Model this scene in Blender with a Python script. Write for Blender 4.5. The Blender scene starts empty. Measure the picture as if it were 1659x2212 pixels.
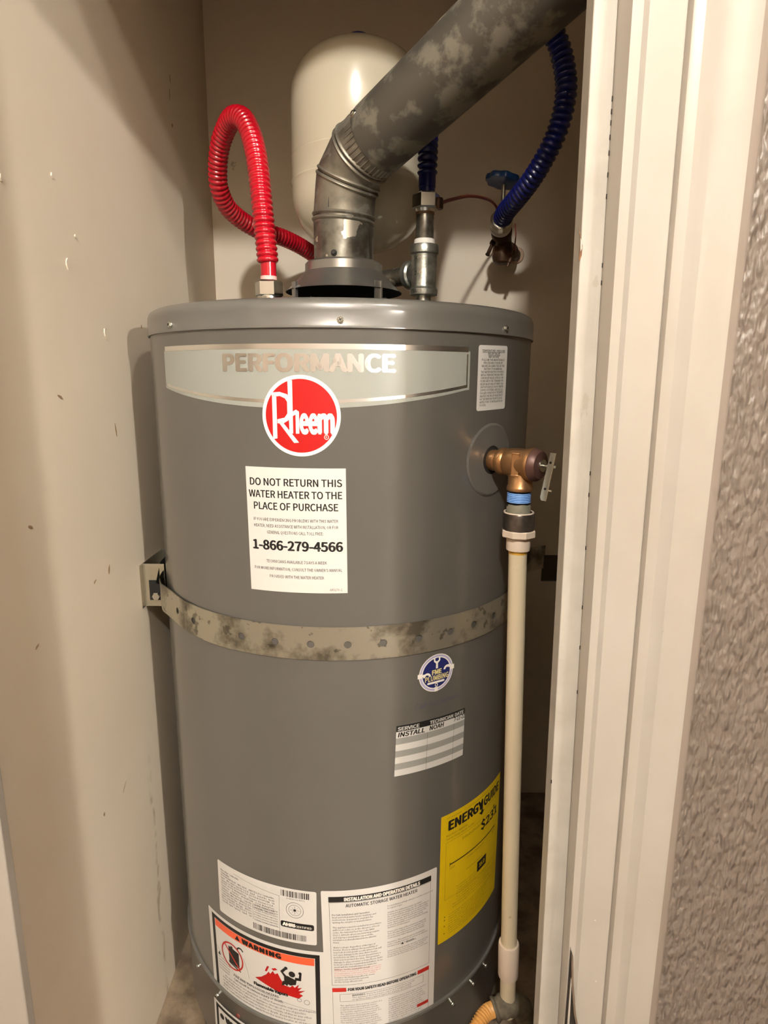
import bpy, bmesh, math, random
from math import sin, cos, pi, sqrt, radians, atan2
from mathutils import Vector, Matrix
random.seed(4)
SC = bpy.context.scene
COL = SC.collection

# ------------------------------------------------------------------ camera
PITCH, ROLL, FPX = 0.2111, 0.0078, 1336.6
cam_data = bpy.data.cameras.new('camera')
cam_data.sensor_fit = 'HORIZONTAL'; cam_data.sensor_width = 36.0
cam_data.lens = 36.0 * FPX / 1659.0
cam_data.clip_start = 0.02
cam = bpy.data.objects.new('camera', cam_data); COL.objects.link(cam)
fw = Vector((0, cos(PITCH), -sin(PITCH))); rt0 = Vector((1, 0, 0)); up0 = rt0.cross(fw)
rt = cos(ROLL) * rt0 + sin(ROLL) * up0; up = -sin(ROLL) * rt0 + cos(ROLL) * up0
m = Matrix((rt, up, -fw)).transposed().to_4x4(); m.translation = Vector((0.0574, -0.896, 1.37))
cam.matrix_world = m
SC.camera = cam

# ------------------------------------------------------------------ world, exposure, lamps
w = bpy.data.worlds.new('world'); SC.world = w; w.use_nodes = True
w.node_tree.nodes['Background'].inputs[0].default_value = (1, 0.86, 0.7, 1)
w.node_tree.nodes['Background'].inputs[1].default_value = 0.05
SC.view_settings.view_transform = 'Standard'; SC.view_settings.look = 'None'
SC.view_settings.gamma = 1.0; SC.view_settings.use_curve_mapping = False
SC.view_settings.exposure = 0.0
CEILING_LAMPS = (((-0.06, -1.90, 2.57), 1850.0), ((0.714, -1.417, 2.62), 480.0))   # bulb centre, emission strength
FAR_LAMP = ((2.99, -4.50, 2.285), 56000.0)     # small bright bulb added behind the blocking walls to light the left closet wall
LAMP_COLOUR = (1.0, 0.972, 0.92)

# ------------------------------------------------------------------ materials
MATS = {}
def lin(c):
    return tuple((v / 12.92 if v <= 0.04045 else ((v + 0.055) / 1.055) ** 2.4) for v in (x / 255 for x in c)) + (1,)
def mat(name, rgb, rough=0.5, metal=0.0, coat=0.0, noise=None, bump=None, spec=0.5, emit=None, alpha=1.0):
    """rgb sRGB 0-255. noise=(rgb2, scale, contrast lo, hi [,stretch]); bump=(scale, strength, distance[,stretch])"""
    if name in MATS: return MATS[name]
    M = bpy.data.materials.new(name); M.use_nodes = True; nt = M.node_tree
    b = nt.nodes['Principled BSDF']
    b.inputs['Base Color'].default_value = lin(rgb)
    b.inputs['Roughness'].default_value = rough; b.inputs['Metallic'].default_value = metal
    b.inputs['Coat Weight'].default_value = coat; b.inputs['Coat Roughness'].default_value = 0.15
    b.inputs['Specular IOR Level'].default_value = spec
    if alpha < 1: b.inputs['Alpha'].default_value = alpha
    if emit:
        b.inputs['Emission Color'].default_value = emit[0] + (1,); b.inputs['Emission Strength'].default_value = emit[1]
    tc = nt.nodes.new('ShaderNodeTexCoord')
    def vec(stretch):
        mp = nt.nodes.new('ShaderNodeMapping'); mp.inputs['Scale'].default_value = stretch
        nt.links.new(tc.outputs['Object'], mp.inputs['Vector']); return mp.outputs['Vector']
    if noise:
        c2, sc, lo, hi = noise[:4]; st = noise[4] if len(noise) > 4 else (1, 1, 1)
        n = nt.nodes.new('ShaderNodeTexNoise'); n.inputs['Scale'].default_value = sc; n.inputs['Detail'].default_value = 6
        n.inputs['Roughness'].default_value = 0.6
        nt.links.new(vec(st), n.inputs['Vector'])
        r = nt.nodes.new('ShaderNodeValToRGB'); r.color_ramp.elements[0].position = lo; r.color_ramp.elements[1].position = hi
        r.color_ramp.elements[0].color = lin(rgb); r.color_ramp.elements[1].color = lin(c2)
        nt.links.new(n.outputs['Fac'], r.inputs['Fac']); nt.links.new(r.outputs['Color'], b.inputs['Base Color'])
    if bump:
        sc, stg, dist = bump[:3]; st = bump[3] if len(bump) > 3 else (1, 1, 1)
        n = nt.nodes.new('ShaderNodeTexNoise'); n.inputs['Scale'].default_value = sc; n.inputs['Detail'].default_value = 3
        nt.links.new(vec(st), n.inputs['Vector'])
        bp = nt.nodes.new('ShaderNodeBump'); bp.inputs['Strength'].default_value = stg; bp.inputs['Distance'].default_value = dist
        nt.links.new(n.outputs['Fac'], bp.inputs['Height']); nt.links.new(bp.outputs['Normal'], b.inputs['Normal'])
    MATS[name] = M; return M

def specks(M, rgb, scale, thresh, amount=0.7, stretch=(1, 1, 1), width=0.02):
    """dirt specks mixed over the base colour"""
    nt = M.node_tree; b = nt.nodes['Principled BSDF']; inp = b.inputs['Base Color']
    src = inp.links[0].from_socket if inp.links else None
    mix = nt.nodes.new('ShaderNodeMix'); mix.data_type = 'RGBA'
    if src: nt.links.new(src, mix.inputs[6])
    else: mix.inputs[6].default_value = inp.default_value
    mix.inputs[7].default_value = lin(rgb)
    tc = nt.nodes.new('ShaderNodeTexCoord'); mp = nt.nodes.new('ShaderNodeMapping'); mp.inputs['Scale'].default_value = stretch
    mp.inputs['Location'].default_value = (3.1, 1.7, 0.4)
    nt.links.new(tc.outputs['Object'], mp.inputs['Vector'])
    n = nt.nodes.new('ShaderNodeTexNoise'); n.inputs['Scale'].default_value = scale; n.inputs['Detail'].default_value = 4
    nt.links.new(mp.outputs['Vector'], n.inputs['Vector'])
    mr = nt.nodes.new('ShaderNodeMapRange'); mr.inputs[1].default_value = thresh; mr.inputs[2].default_value = thresh + width
    mr.inputs[4].default_value = amount
    nt.links.new(n.outputs['Fac'], mr.inputs[0]); nt.links.new(mr.outputs[0], mix.inputs[0])
    nt.links.new(mix.outputs[2], inp)
    return M

wall_mat = mat('closet_paint', (224, 211, 190), 0.55, noise=((217, 202, 179), 3.0, 0.3, 0.75), bump=(60, 0.25, 0.0006))
specks(wall_mat, (120, 96, 66), 26, 0.735, 0.5)
leftwall_mat = mat('closet_paint_scuffed', (224, 211, 190), 0.55, noise=((217, 202, 179), 3.0, 0.3, 0.75), bump=(45, 0.3, 0.0008))
specks(leftwall_mat, (120, 96, 66), 22, 0.775, 0.5)
# worn vertical streak beside the heater, low on the left wall
def streak(M):
    nt = M.node_tree; b = nt.nodes['Principled BSDF']; inp = b.inputs['Base Color']; src = inp.links[0].from_socket
    geo = nt.nodes.new('ShaderNodeNewGeometry'); sep = nt.nodes.new('ShaderNodeSeparateXYZ')
    nt.links.new(geo.outputs['Position'], sep.inputs[0])
    n = nt.nodes.new('ShaderNodeTexNoise'); n.inputs['Scale'].default_value = 14; n.inputs['Detail'].default_value = 5
    nt.links.new(geo.outputs['Position'], n.inputs['Vector'])
    def mth(op, a, bb=None, c=None):
        k = nt.nodes.new('ShaderNodeMath'); k.operation = op
        for i, v in enumerate((a, bb, c)):
            if v is None: continue
            if isinstance(v, (int, float)): k.inputs[i].default_value = v
            else: nt.links.new(v, k.inputs[i])
        return k.outputs[0]
    off = mth('MULTIPLY', mth('SUBTRACT', n.outputs['Fac'], 0.5), 0.05)
    y = mth('ADD', sep.outputs['Y'], off)
    d = mth('ABSOLUTE', mth('ADD', y, 0.083))
    band = mth('SUBTRACT', 1.0, mth('DIVIDE', d, 0.007)); band = mth('MAXIMUM', band, 0.0)
    zf = nt.nodes.new('ShaderNodeMapRange'); zf.inputs[1].default_value = 0.86; zf.inputs[2].default_value = 0.74
    nt.links.new(sep.outputs['Z'], zf.inputs[0])
    n2 = nt.nodes.new('ShaderNodeTexNoise'); n2.inputs['Scale'].default_value = 38; n2.inputs['Detail'].default_value = 4
    nt.links.new(geo.outputs['Position'], n2.inputs['Vector'])
    nn = nt.nodes.new('ShaderNodeMapRange'); nn.inputs[1].default_value = 0.45; nn.inputs[2].default_value = 0.6
    nt.links.new(n2.outputs['Fac'], nn.inputs[0])
    fac = mth('MULTIPLY', mth('MULTIPLY', band, zf.outputs[0]), mth('MULTIPLY', nn.outputs[0], 0.55))
    # faint brown tint, stronger towards the back wall
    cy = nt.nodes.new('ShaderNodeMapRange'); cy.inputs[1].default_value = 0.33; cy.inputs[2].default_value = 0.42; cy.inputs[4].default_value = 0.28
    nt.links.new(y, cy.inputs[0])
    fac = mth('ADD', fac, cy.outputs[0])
    mix = nt.nodes.new('ShaderNodeMix'); mix.data_type = 'RGBA'; nt.links.new(fac, mix.inputs[0]); nt.links.new(src, mix.inputs[6])
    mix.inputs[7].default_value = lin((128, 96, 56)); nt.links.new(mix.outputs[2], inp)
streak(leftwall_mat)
hall_mat = mat('hall_paint', (200, 184, 166), 0.6)
ceil_mat = mat('ceiling_paint', (226, 218, 204), 0.8)
floor_mat = mat('hall_floor', (128, 104, 82), 0.5, noise=((100, 80, 60), 8, 0.3, 0.7))
trim_mat = mat('trim_paint', (178, 172, 162), 0.32, noise=((172, 165, 154), 9, 0.35, 0.7), bump=(160, 0.22, 0.0005, (1, 1, 0.06)))
jamb_mat = mat('brushed_trim_paint', (182, 177, 167), 0.38, noise=((170, 164, 153), 30, 0.4, 0.75), bump=(220, 0.4, 0.0006, (1, 1, 0.05)))
specks(jamb_mat, (150, 138, 118), 60, 0.70, 0.35, (1, 1, 0.4))
caulk_mat = mat('caulk', (150, 138, 127), 0.30, bump=(40, 0.6, 0.003, (1, 1, 0.25)))

def knockdown():
    M = mat('textured_wall_paint', (124, 113, 104), 0.42, noise=((117, 106, 96), 25, 0.3, 0.7))
    nt = M.node_tree; b = nt.nodes['Principled BSDF']
    tc = nt.nodes.new('ShaderNodeTexCoord'); mp = nt.nodes.new('ShaderNodeMapping')
    mp.inputs['Scale'].default_value = (1.5, 1, 0.62); mp.inputs['Rotation'].default_value = (0, radians(24), 0)
    nt.links.new(tc.outputs['Object'], mp.inputs['Vector'])
    n = nt.nodes.new('ShaderNodeTexNoise'); n.inputs['Scale'].default_value = 125; n.inputs['Detail'].default_value = 1.0
    n.inputs['Distortion'].default_value = 0.0
    nt.links.new(mp.outputs['Vector'], n.inputs['Vector'])
    r = nt.nodes.new('ShaderNodeMapRange'); r.interpolation_type = 'LINEAR'; r.inputs[1].default_value = 0.30; r.inputs[2].default_value = 0.95
    nt.links.new(n.outputs['Fac'], r.inputs[0])
    n2 = nt.nodes.new('ShaderNodeTexNoise'); n2.inputs['Scale'].default_value = 400; nt.links.new(mp.outputs['Vector'], n2.inputs['Vector'])
    a = nt.nodes.new('ShaderNodeMath'); a.operation = 'MULTIPLY_ADD'; a.inputs[1].default_value = 0.12
    nt.links.new(n2.outputs['Fac'], a.inputs[0]); nt.links.new(r.outputs[0], a.inputs[2])
    bp = nt.nodes.new('ShaderNodeBump'); bp.inputs['Strength'].default_value = 0.9; bp.inputs['Distance'].default_value = 0.0042
    nt.links.new(a.outputs[0], bp.inputs['Height']); nt.links.new(bp.outputs['Normal'], b.inputs['Normal'])
    return M
knock_mat = knockdown()
platform_mat = mat('dusty_platform', (140, 122, 100), 0.9, noise=((92, 78, 62), 22, 0.35, 0.65), bump=(50, 0.6, 0.003))

jacket_mat = mat('jacket_grey', (93, 91, 86), 0.36, coat=0.65, noise=((89, 87, 82), 6, 0.3, 0.7), bump=(9, 0.10, 0.004, (1, 1, 0.12)))
field_mat = mat('banner_field', (146, 148, 140), 0.35, coat=0.2)
foil_mat = mat('banner_foil', (244, 243, 240), 0.30, metal=1.0)
paper_mat = mat('sticker_paper', (208, 204, 197), 0.42)
black_mat = mat('black_ink', (22, 22, 20), 0.5)
grey_ink = mat('grey_ink', (40, 37, 34), 0.5)
fine_ink = mat('fine_ink', (38, 35, 32), 0.5)
white_ink = mat('white_ink', (238, 232, 220), 0.4)
red_ink = mat('red_ink', (172, 10, 12), 0.4, coat=0.15)
orange_ink = mat('orange_ink', (226, 92, 56), 0.4)
darkred_ink = mat('dark_red_ink', (178, 40, 32), 0.45)
pink_ink = mat('pink_ink', (205, 110, 105), 0.5)
yellow_mat = mat('yellow_paper', (226, 192, 8), 0.5, noise=((205, 172, 6), 20, 0.3, 0.8))
navy_ink = mat('navy_ink', (28, 36, 92), 0.4)
lilac_ink = mat('lilac_ink', (172, 168, 200), 0.4)
cream_ink = mat('cream_ink', (228, 214, 150), 0.4)
silver_row = mat('silver_row', (198, 196, 190), 0.4)
grey_row = mat('grey_row', (142, 142, 136), 0.45)
call_ink = mat('faded_blue_ink', (84, 82, 96), 0.5)
galv_mat = mat('galvanised_duct', (150, 144, 130), 0.46, metal=0.7, noise=((74, 70, 62), 15, 0.38, 0.66), bump=(40, 0.15, 0.001))
specks(galv_mat, (160, 160, 150), 34, 0.60, 0.6, width=0.03)
duct_mat = mat('weathered_duct', (92, 88, 80), 0.55, metal=0.5, noise=((132, 128, 115), 27, 0.48, 0.57), bump=(30, 0.25, 0.0015))
specks(duct_mat, (150, 120, 80), 9, 0.72, 0.5)
stub_mat = mat('spangled_zinc', (140, 138, 128), 0.34, metal=0.85, noise=((92, 88, 80), 26, 0.42, 0.6))
specks(stub_mat, (226, 220, 204), 30, 0.585, 0.9, width=0.01)
hood_mat = mat('hood_metal', (168, 166, 160), 0.28, metal=0.85, noise=((140, 138, 132), 12, 0.3, 0.7))
inside_mat = mat('black_inside', (14, 12, 10), 0.8)  # near-black colour inside the hood, flue baffle and valve opening
steel_mat = mat('galvanised_fitting', (176, 178, 170), 0.33, metal=0.9, noise=((120, 122, 114), 60, 0.4, 0.65), bump=(140, 0.5, 0.0008))
nut_mat = mat('chrome_nut', (214, 212, 204), 0.22, metal=1.0)
strap_mat = mat('strap_zinc', (178, 172, 154), 0.38, metal=0.75, noise=((112, 106, 92), 17, 0.50, 0.62), bump=(50, 0.15, 0.0005))
specks(strap_mat, (70, 66, 54), 60, 0.62, 0.6, width=0.03)
bracket_mat = mat('bracket_zinc', (196, 190, 172), 0.26, metal=0.9)
screw_mat = mat('screw_zinc', (206, 208, 198), 0.25, metal=1.0)
dark_metal = mat('dark_hole', (10, 10, 10), 0.6)
red_plastic = mat('red_hose_plastic', (172, 6, 28), 0.24, coat=0.4)
blue_plastic = mat('blue_hose_plastic', (6, 16, 84), 0.3, coat=0.3)
blue_cap = mat('blue_cap_plastic', (16, 36, 110), 0.4)
wheel_mat = mat('blue_handwheel_paint', (4, 62, 128), 0.35, coat=0.2)
pink_collar = mat('pale_pink_collar', (222, 176, 168), 0.5)
tank_white = mat('cream_enamel', (204, 195, 172), 0.2, coat=0.5)
brass_mat = mat('brass', (190, 148, 104), 0.34, metal=0.85, noise=((160, 118, 76), 40, 0.35, 0.7), bump=(180, 0.25, 0.0005))
dark_brass = mat('tarnished_brass', (84, 60, 42), 0.45, metal=0.6, noise=((56, 38, 26), 50, 0.35, 0.7), bump=(90, 0.4, 0.001))
cap_mat = mat('valve_cap', (92, 64, 56), 0.45, metal=0.3)
tape_blue = mat('blue_thread_sealant', (122, 168, 226), 0.45, noise=((96, 140, 205), 60, 0.3, 0.7))
thread_mat = mat('grey_thread', (142, 138, 120), 0.6, noise=((110, 108, 94), 80, 0.3, 0.7), bump=(90, 0.5, 0.001))
union_mat = mat('dark_union', (92, 82, 74), 0.3, metal=0.6, noise=((66, 60, 52), 50, 0.4, 0.6))
specks(union_mat, (186, 166, 126), 60, 0.66, 0.7, width=0.02)
pvc_mat = mat('cream_pvc', (208, 194, 164), 0.42, noise=((198, 182, 150), 9, 0.35, 0.7, (1, 1, 0.3)))
specks(pvc_mat, (150, 124, 78), 40, 0.69, 0.5, width=0.04)
cpvc_socket = mat('beige_socket', (212, 194, 174), 0.42)
teflon_mat = mat('thread_tape', (226, 222, 214), 0.5)
copper_mat = mat('copper_wire', (120, 52, 34), 0.45, metal=0.4)
wood_mat = mat('splintered_wood', (150, 104, 62), 0.7, noise=((86, 54, 28), 60, 0.35, 0.6))
gap_mat = mat('dark_gap', (30, 22, 14), 0.8)
orange_flex = mat('orange_flex', (216, 160, 88), 0.4)
grime_mat = mat('grey_wrap', (112, 104, 86), 0.8, noise=((80, 72, 58), 70, 0.35, 0.65), bump=(80, 0.8, 0.002))
def emitmat(name, strength):
    M = bpy.data.materials.new(name); M.use_nodes = True; nt = M.node_tree; nt.nodes.remove(nt.nodes['Principled BSDF'])
    e = nt.nodes.new('ShaderNodeEmission'); e.inputs[0].default_value = LAMP_COLOUR + (1,); e.inputs[1].default_value = strength
    nt.links.new(e.outputs[0], nt.nodes['Material Output'].inputs[0]); return M

# ------------------------------------------------------------------ geometry helpers; geometry = (verts, faces)
def join(*gs):
    V, F = [], []
    for v, f in gs:
        n = len(V); V += list(v); F += [tuple(i + n for i in q) for q in f]
    return V, F
def xf(g, M): return [M @ Vector(v) for v in g[0]], g[1]
def move(g, d): d = Vector(d); return [Vector(v) + d for v in g[0]], g[1]
def box(x0, x1, y0, y1, z0, z1):
    V = [Vector((x, y, z)) for x in (x0, x1) for y in (y0, y1) for z in (z0, z1)]
    return V, [(0, 1, 3, 2), (4, 6, 7, 5), (0, 4, 5, 1), (2, 3, 7, 6), (0, 2, 6, 4), (1, 5, 7, 3)]
def frame(a):
    a = Vector(a).normalized(); h = Vector((0, 0, 1)) if abs(a.z) < 0.9 else Vector((1, 0, 0))
    u = h.cross(a).normalized(); return u, a.cross(u), a
def axis_mat(origin, a, ref=None):
    if ref is None: u, v, a = frame(a)
    else:
        a = Vector(a).normalized(); u = (Vector(ref) - a * a.dot(Vector(ref))).normalized(); v = a.cross(u)
    M = Matrix((u, v, a)).transposed().to_4x4(); M.translation = Vector(origin); return M
def lathe(prof, seg=48, capped=True, start=0.0, end=2 * pi):
    """profile [(r, z)...] from bottom to top about +z"""
    V, F = [], []; full = abs(end - start - 2 * pi) < 1e-6; n = seg if full else seg + 1
    for r, z in prof:
        for i in range(n):
            t = start + (end - start) * i / seg
            V.append(Vector((r * cos(t), r * sin(t), z)))
    for j in range(len(prof) - 1):
        for i in range(seg):
            a = j * n + i; b = j * n + (i + 1) % n
            F.append((a, b, b + n, a + n))
    if capped and full:
        F.append(tuple(range(n - 1, -1, -1))); F.append(tuple((len(prof) - 1) * n + i for i in range(n)))
    return V, F
def tubeat(p, a, prof, seg=32, capped=True): return xf(lathe(prof, seg, capped), axis_mat(p, a))
def hexprism(r, z0, z1, ch=0.0012, n=6, rot=0.0):
    prof = [(r - ch, z0), (r, z0 + ch), (r, z1 - ch), (r - ch, z1)]
    V, F = lathe(prof, n); return [Matrix.Rotation(rot, 3, 'Z') @ v for v in V], F
def catmull(P, step):
    P = [Vector(p) for p in P]; Q = [2 * P[0] - P[1]] + P + [2 * P[-1] - P[-2]]; out = []
    for i in range(1, len(Q) - 2):
        a, b, c, d = Q[i - 1:i + 3]
        for k in range(24):
            t = k / 24
            out.append(0.5 * ((2 * b) + (c - a) * t + (2 * a - 5 * b + 4 * c - d) * t * t + (3 * b - a - 3 * c + d) * t ** 3))
    out.append(Q[-2]); L = [0.0]
    for a, b in zip(out, out[1:]): L.append(L[-1] + (b - a).length)
    n = max(2, int(round(L[-1] / step))); res = []; j = 0
    for i in range(n + 1):
        s = L[-1] * i / n
        while j < len(L) - 2 and L[j + 1] < s: j += 1
        t = (s - L[j]) / max(1e-9, L[j + 1] - L[j]); res.append(out[j].lerp(out[j + 1], t))
    return res, L[-1]
def sweep(pts, rad, seg=16, caps=True, closed=False):
    """pts list, rad(i) -> radius"""
    n = len(pts); V, F = [], []; T = []
    for i in range(n):
        if closed: t = pts[(i + 1) % n] - pts[i - 1]
        else: t = pts[min(i + 1, n - 1)] - pts[max(i - 1, 0)]
        T.append(t.normalized())
    u = frame(T[0])[0]
    for i in range(n):
        u = (u - T[i] * u.dot(T[i])).normalized(); v = T[i].cross(u); r = rad(i)
        for k in range(seg):
            a = 2 * pi * k / seg; V.append(pts[i] + r * (cos(a) * u + sin(a) * v))
    m_ = n if closed else n - 1
    for i in range(m_):
        for k in range(seg):
            a = i * seg + k; b = i * seg + (k + 1) % seg; c = ((i + 1) % n) * seg
            F.append((a, b, c + (k + 1) % seg, c + k))
    if caps and not closed:
        F.append(tuple(range(seg - 1, -1, -1))); F.append(tuple((n - 1) * seg + k for k in range(seg)))
    return V, F
def prism(poly, z0, z1):
    n = len(poly); V = [Vector((x, y, z0)) for x, y in poly] + [Vector((x, y, z1)) for x, y in poly]
    return V, [tuple(range(n - 1, -1, -1)), tuple(range(n, 2 * n))] + [(i, (i + 1) % n, n + (i + 1) % n, n + i) for i in range(n)]

ORG = {}
def link(o, parent, at=(0, 0, 0)):
    COL.objects.link(o)
    if parent: o.parent = parent
def origin_of(p):
    return ORG.get(p.name, Vector((0, 0, 0))) if p else Vector((0, 0, 0))
def tag(o, label=None, cat=None, group=None, kind=None):
    if label: o['label'] = label
    if cat: o['category'] = cat
    if group: o['group'] = group
    if kind: o['kind'] = kind
    return o
def thing(name, at, label, cat, group=None):
    o = bpy.data.objects.new(name, None); COL.objects.link(o); o.location = at; o.empty_display_size = 0.05
    ORG[o.name] = Vector(at); return tag(o, label, cat, group)
def obj(name, g, M, parent=None, at=None, angle=35, smooth=True, label=None, bevel=0):
    """world-space geometry -> object; its origin is the parent's (part) or `at` (thing)"""
    base = Vector(at) if at is not None else origin_of(parent)
    me = bpy.data.meshes.new(name); me.from_pydata([Vector(v) - base for v in g[0]], [], g[1])
    if smooth:
        me.shade_smooth(); me.set_sharp_from_angle(angle=radians(angle))
    me.materials.append(M); me.update()
    o = bpy.data.objects.new(name, me); COL.objects.link(o)
    if parent:
        o.parent = parent; o.location = base - origin_of(parent)
    else: o.location = base
    ORG[o.name] = base
    if bevel:
        md = o.modifiers.new('bevel', 'BEVEL'); md.width = bevel; md.segments = 2; md.limit_method = 'ANGLE'
    if label: o['label'] = label
    return o
def struct(name, g, M, **k):
    o = obj(name, g, M, **k); o['kind'] = 'structure'; return o
def loft_vertical(prof, z_top, z_bot, close=True):
    """prof [(x at z=1.619, x at z=0.769, y)]: a slightly out-of-plumb moulding"""
    def X(a, b, z): return a + (b - a) * (1.619 - z) / 0.85
    n = len(prof); V = []
    zs = [z_bot + (z_top - z_bot) * i / 8 for i in range(9)]
    for z in zs: V += [Vector((X(a, b, z), y, z)) for a, b, y in prof]
    F = []
    for j in range(8):
        for i in range(n if close else n - 1):
            k = (i + 1) % n; F.append((j * n + i, j * n + k, (j + 1) * n + k, (j + 1) * n + i))
    F.append(tuple(range(n - 1, -1, -1))); F.append(tuple(8 * n + i for i in range(n)))
    return V, F

# ------------------------------------------------------------------ setting
FLOOR, CEIL, HEAD = -0.06, 2.68, 1.98
XL, XR, YB, YF, YI = -0.286, 0.46, 0.42, -0.403, -0.315
PLAT = 0.40
HX0, HX1, HY = -1.5, 3.4, -4.80
struct('floor', box(HX0 - .1, HX1 + .1, HY - .1, YB + .1, FLOOR - 0.05, FLOOR), floor_mat)
struct('ceiling', box(HX0 - .1, HX1 + .1, HY - .1, YB + .1, CEIL, CEIL + 0.05), ceil_mat)
struct('wall_left', box(XL - 0.1, XL, -0.42, YB, FLOOR, CEIL), leftwall_mat)
struct('wall_back', box(XL - 0.1, XR + 0.1, YB, YB + 0.1, FLOOR, CEIL), wall_mat)
struct('wall_right', box(XR, XR + 0.1, YI, YB, FLOOR, CEIL), wall_mat)
struct('wall_front_right', box(0.245, HX1, YF, YI, FLOOR, CEIL), knock_mat)
struct('wall_front_left', box(HX0, XL - 0.1, -0.42, YI, FLOOR, CEIL), hall_mat)
struct('wall_front_header', box(XL, 0.245, YF, YI, HEAD, CEIL), wall_mat)
struct('wall_hall_left', box(HX0 - 0.1, HX0, HY, YF, FLOOR, CEIL), hall_mat)
struct('wall_hall_right', box(HX1, HX1 + 0.1, HY, YF, FLOOR, CEIL), hall_mat)
struct('wall_hall_rear', box(HX0, HX1, HY - 0.1, HY, FLOOR, CEIL), hall_mat)
struct('light_blocker_left', box(HX0, 1.033, -2.02, -1.98, FLOOR, CEIL), hall_mat)  # added unseen walls: narrow gap shapes the far bulb's light on the closet
struct('light_blocker_right', box(1.290, HX1, -2.02, -1.98, FLOOR, CEIL), hall_mat)
struct('light_blocker_header', box(1.033, 1.290, -2.02, -1.98, 1.96, CEIL), hall_mat)
struct('floor_platform', box(XL, XR, YI, YB, FLOOR, PLAT), platform_mat)

def wall_mark(y, z, w_, h, rot=0.0, name='paint_flake', M=None, d=.0010, n=9):
    P = [(w_ * cos(2 * pi * k / n) * random.uniform(.7, 1.1), h * sin(2 * pi * k / n) * random.uniform(.7, 1.1)) for k in range(n)]
    P = [(a * cos(rot) - b * sin(rot), a * sin(rot) + b * cos(rot)) for a, b in P]
    g = prism(P, 0, d); Mx = Matrix(((0, 0, 1, XL), (1, 0, 0, y), (0, 1, 0, z), (0, 0, 0, 1)))
    o = obj(name, xf(g, Mx), M or leftwall_mat, bpy.data.objects['wall_left'], angle=20); return o
scuff_mat = mat('scuff_brown', (150, 124, 94), .6)
for y_, z_, w2, h2, ro, nm, mm in ((-.108, 1.422, .0045, .0075, .2, 'paint_flake', None), (-.189, 1.489, .003, .006, 0, 'paint_flake', None), (-.165, 1.522, .002, .002, 0, 'paint_flake', None),
        (-.204, 1.572, .002, .003, 0, 'paint_flake', None), (-.296, 1.543, .002, .003, 0, 'paint_flake', None), (-.105, 1.424, .0012, .006, .2, 'scuff_mark', scuff_mat),
        (-.231, 1.349, .006, .0016, -.4, 'scuff_mark', scuff_mat), (-.324, 1.108, .004, .0013, .5, 'scuff_mark', scuff_mat), (-.155, 1.135, .0022, .006, -.3, 'scuff_mark', scuff_mat), (-.194, 1.132, .004, .0014, .4, 'scuff_mark', scuff_mat),
        (-.312, 1.227, .004, .002, -.5, 'scuff_mark', scuff_mat), (-.102, 1.304, .0016, .010, .15, 'scuff_mark', scuff_mat), (.202, 1.832, .0015, .006, .1, 'scuff_mark', scuff_mat), (.196, 1.808, .0012, .010, -.1, 'scuff_mark', scuff_mat),
        (.200, 1.764, .003, .003, 0, 'scuff_mark', scuff_mat), (.009, 1.44, .0020, .003, 0, 'scuff_mark', scuff_mat), (-.167, .836, .009, .0009, .7, 'scuff_mark', scuff_mat), (-.226, .841, .002, .003, 0, 'scuff_mark', scuff_mat)):
    wall_mark(y_, z_, w2, h2, ro, nm, mm, .0010 if mm is None else .0003)
ZT, ZB = HEAD + 0.09, FLOOR
# flat trim board at the opening (proud edge with brush marks)
prof = [(.1951, .2088, -.403), (.1951, .2088, -.4195), (.1956, .2093, -.42), (.2108, .2270, -.42), (.2112, .2274, -.4195), (.2112, .2274, -.403)]
t1 = struct('trim_1', loft_vertical(prof, ZT, ZB), jamb_mat, angle=25)
t1['label'] = 'flat white painted edge board of the closet opening, brush marked'
prof = [(.2113, .2275, -.403), (.2113, .2275, -.4195), (.2130, .2252, -.4395), (.2136, .2258, -.4412), (.2206, .2308, -.4420), (.2216, .2318, -.4412),
        (.2262, .2368, -.4372), (.2300, .2400, -.4376), (.2500, .2606, -.4384), (.2510, .2618, -.4372), (.2520, .2628, -.4430), (.2534, .2642, -.4438),
        (.2590, .2700, -.4452), (.2660, .2750, -.4440), (.2720, .2800, -.4418), (.2790, .2865, -.4420), (.2860, .2920, -.4442), (.2930, .2975, -.4450),
        (.2968, .3012, -.4446), (.2975, .3018, -.4430), (.2975, .3018, -.403)]
t2 = struct('trim_2', loft_vertical(prof, ZT, ZB), trim_mat, angle=22)
t2['label'] = 'moulded white door casing between the opening and the textured wall'
prof = [(.2978, .3021, -.403), (.2978, .3021, -.416), (.3080, .3123, -.4100), (.3180, .3223, -.4068), (.3222, .3262, -.4062), (.3250, .3285, -.4050), (.3262, .3300, -.403)]
struct('trim_3', loft_vertical(prof, ZT, ZB), caulk_mat, angle=60)
# left edge board, only its edge is in the frame
t4 = struct('trim_4', box(-0.37, -0.2715, -0.431, -0.4205, FLOOR, ZT), trim_mat, angle=25, bevel=0.0012)
t4['label'] = 'white painted trim edge on the left of the opening'
struct('trim_5', box(XL, 0.2975, -0.43, -0.403, HEAD, ZT), trim_mat, bevel=0.001)
# paint drips and pimples on the casing
g = []
for x, z, r in ((.2905, 1.555, .0009), (.2925, 1.505, .0006), (.2890, 1.352, .0009), (.2905, 1.255, .0007), (.2885, 0.93, .0008), (.2465, 0.905, .0008), (.2520, 0.84, .0009), (.2760, 1.18, .0006)):
    g.append(move(lathe([(r, -r * .3), (r * .8, r * .4), (r * .3, r * .7)], 10), (0, 0, 0)))
    M_ = axis_mat((x, -.4435 if x > .26 else -.4382, z), (0, -1, 0)); g[-1] = xf(g[-1], M_)
pp = struct('paint_drip', join(*g), trim_mat, parent=t2); pp['kind'] = 'stuff'
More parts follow.
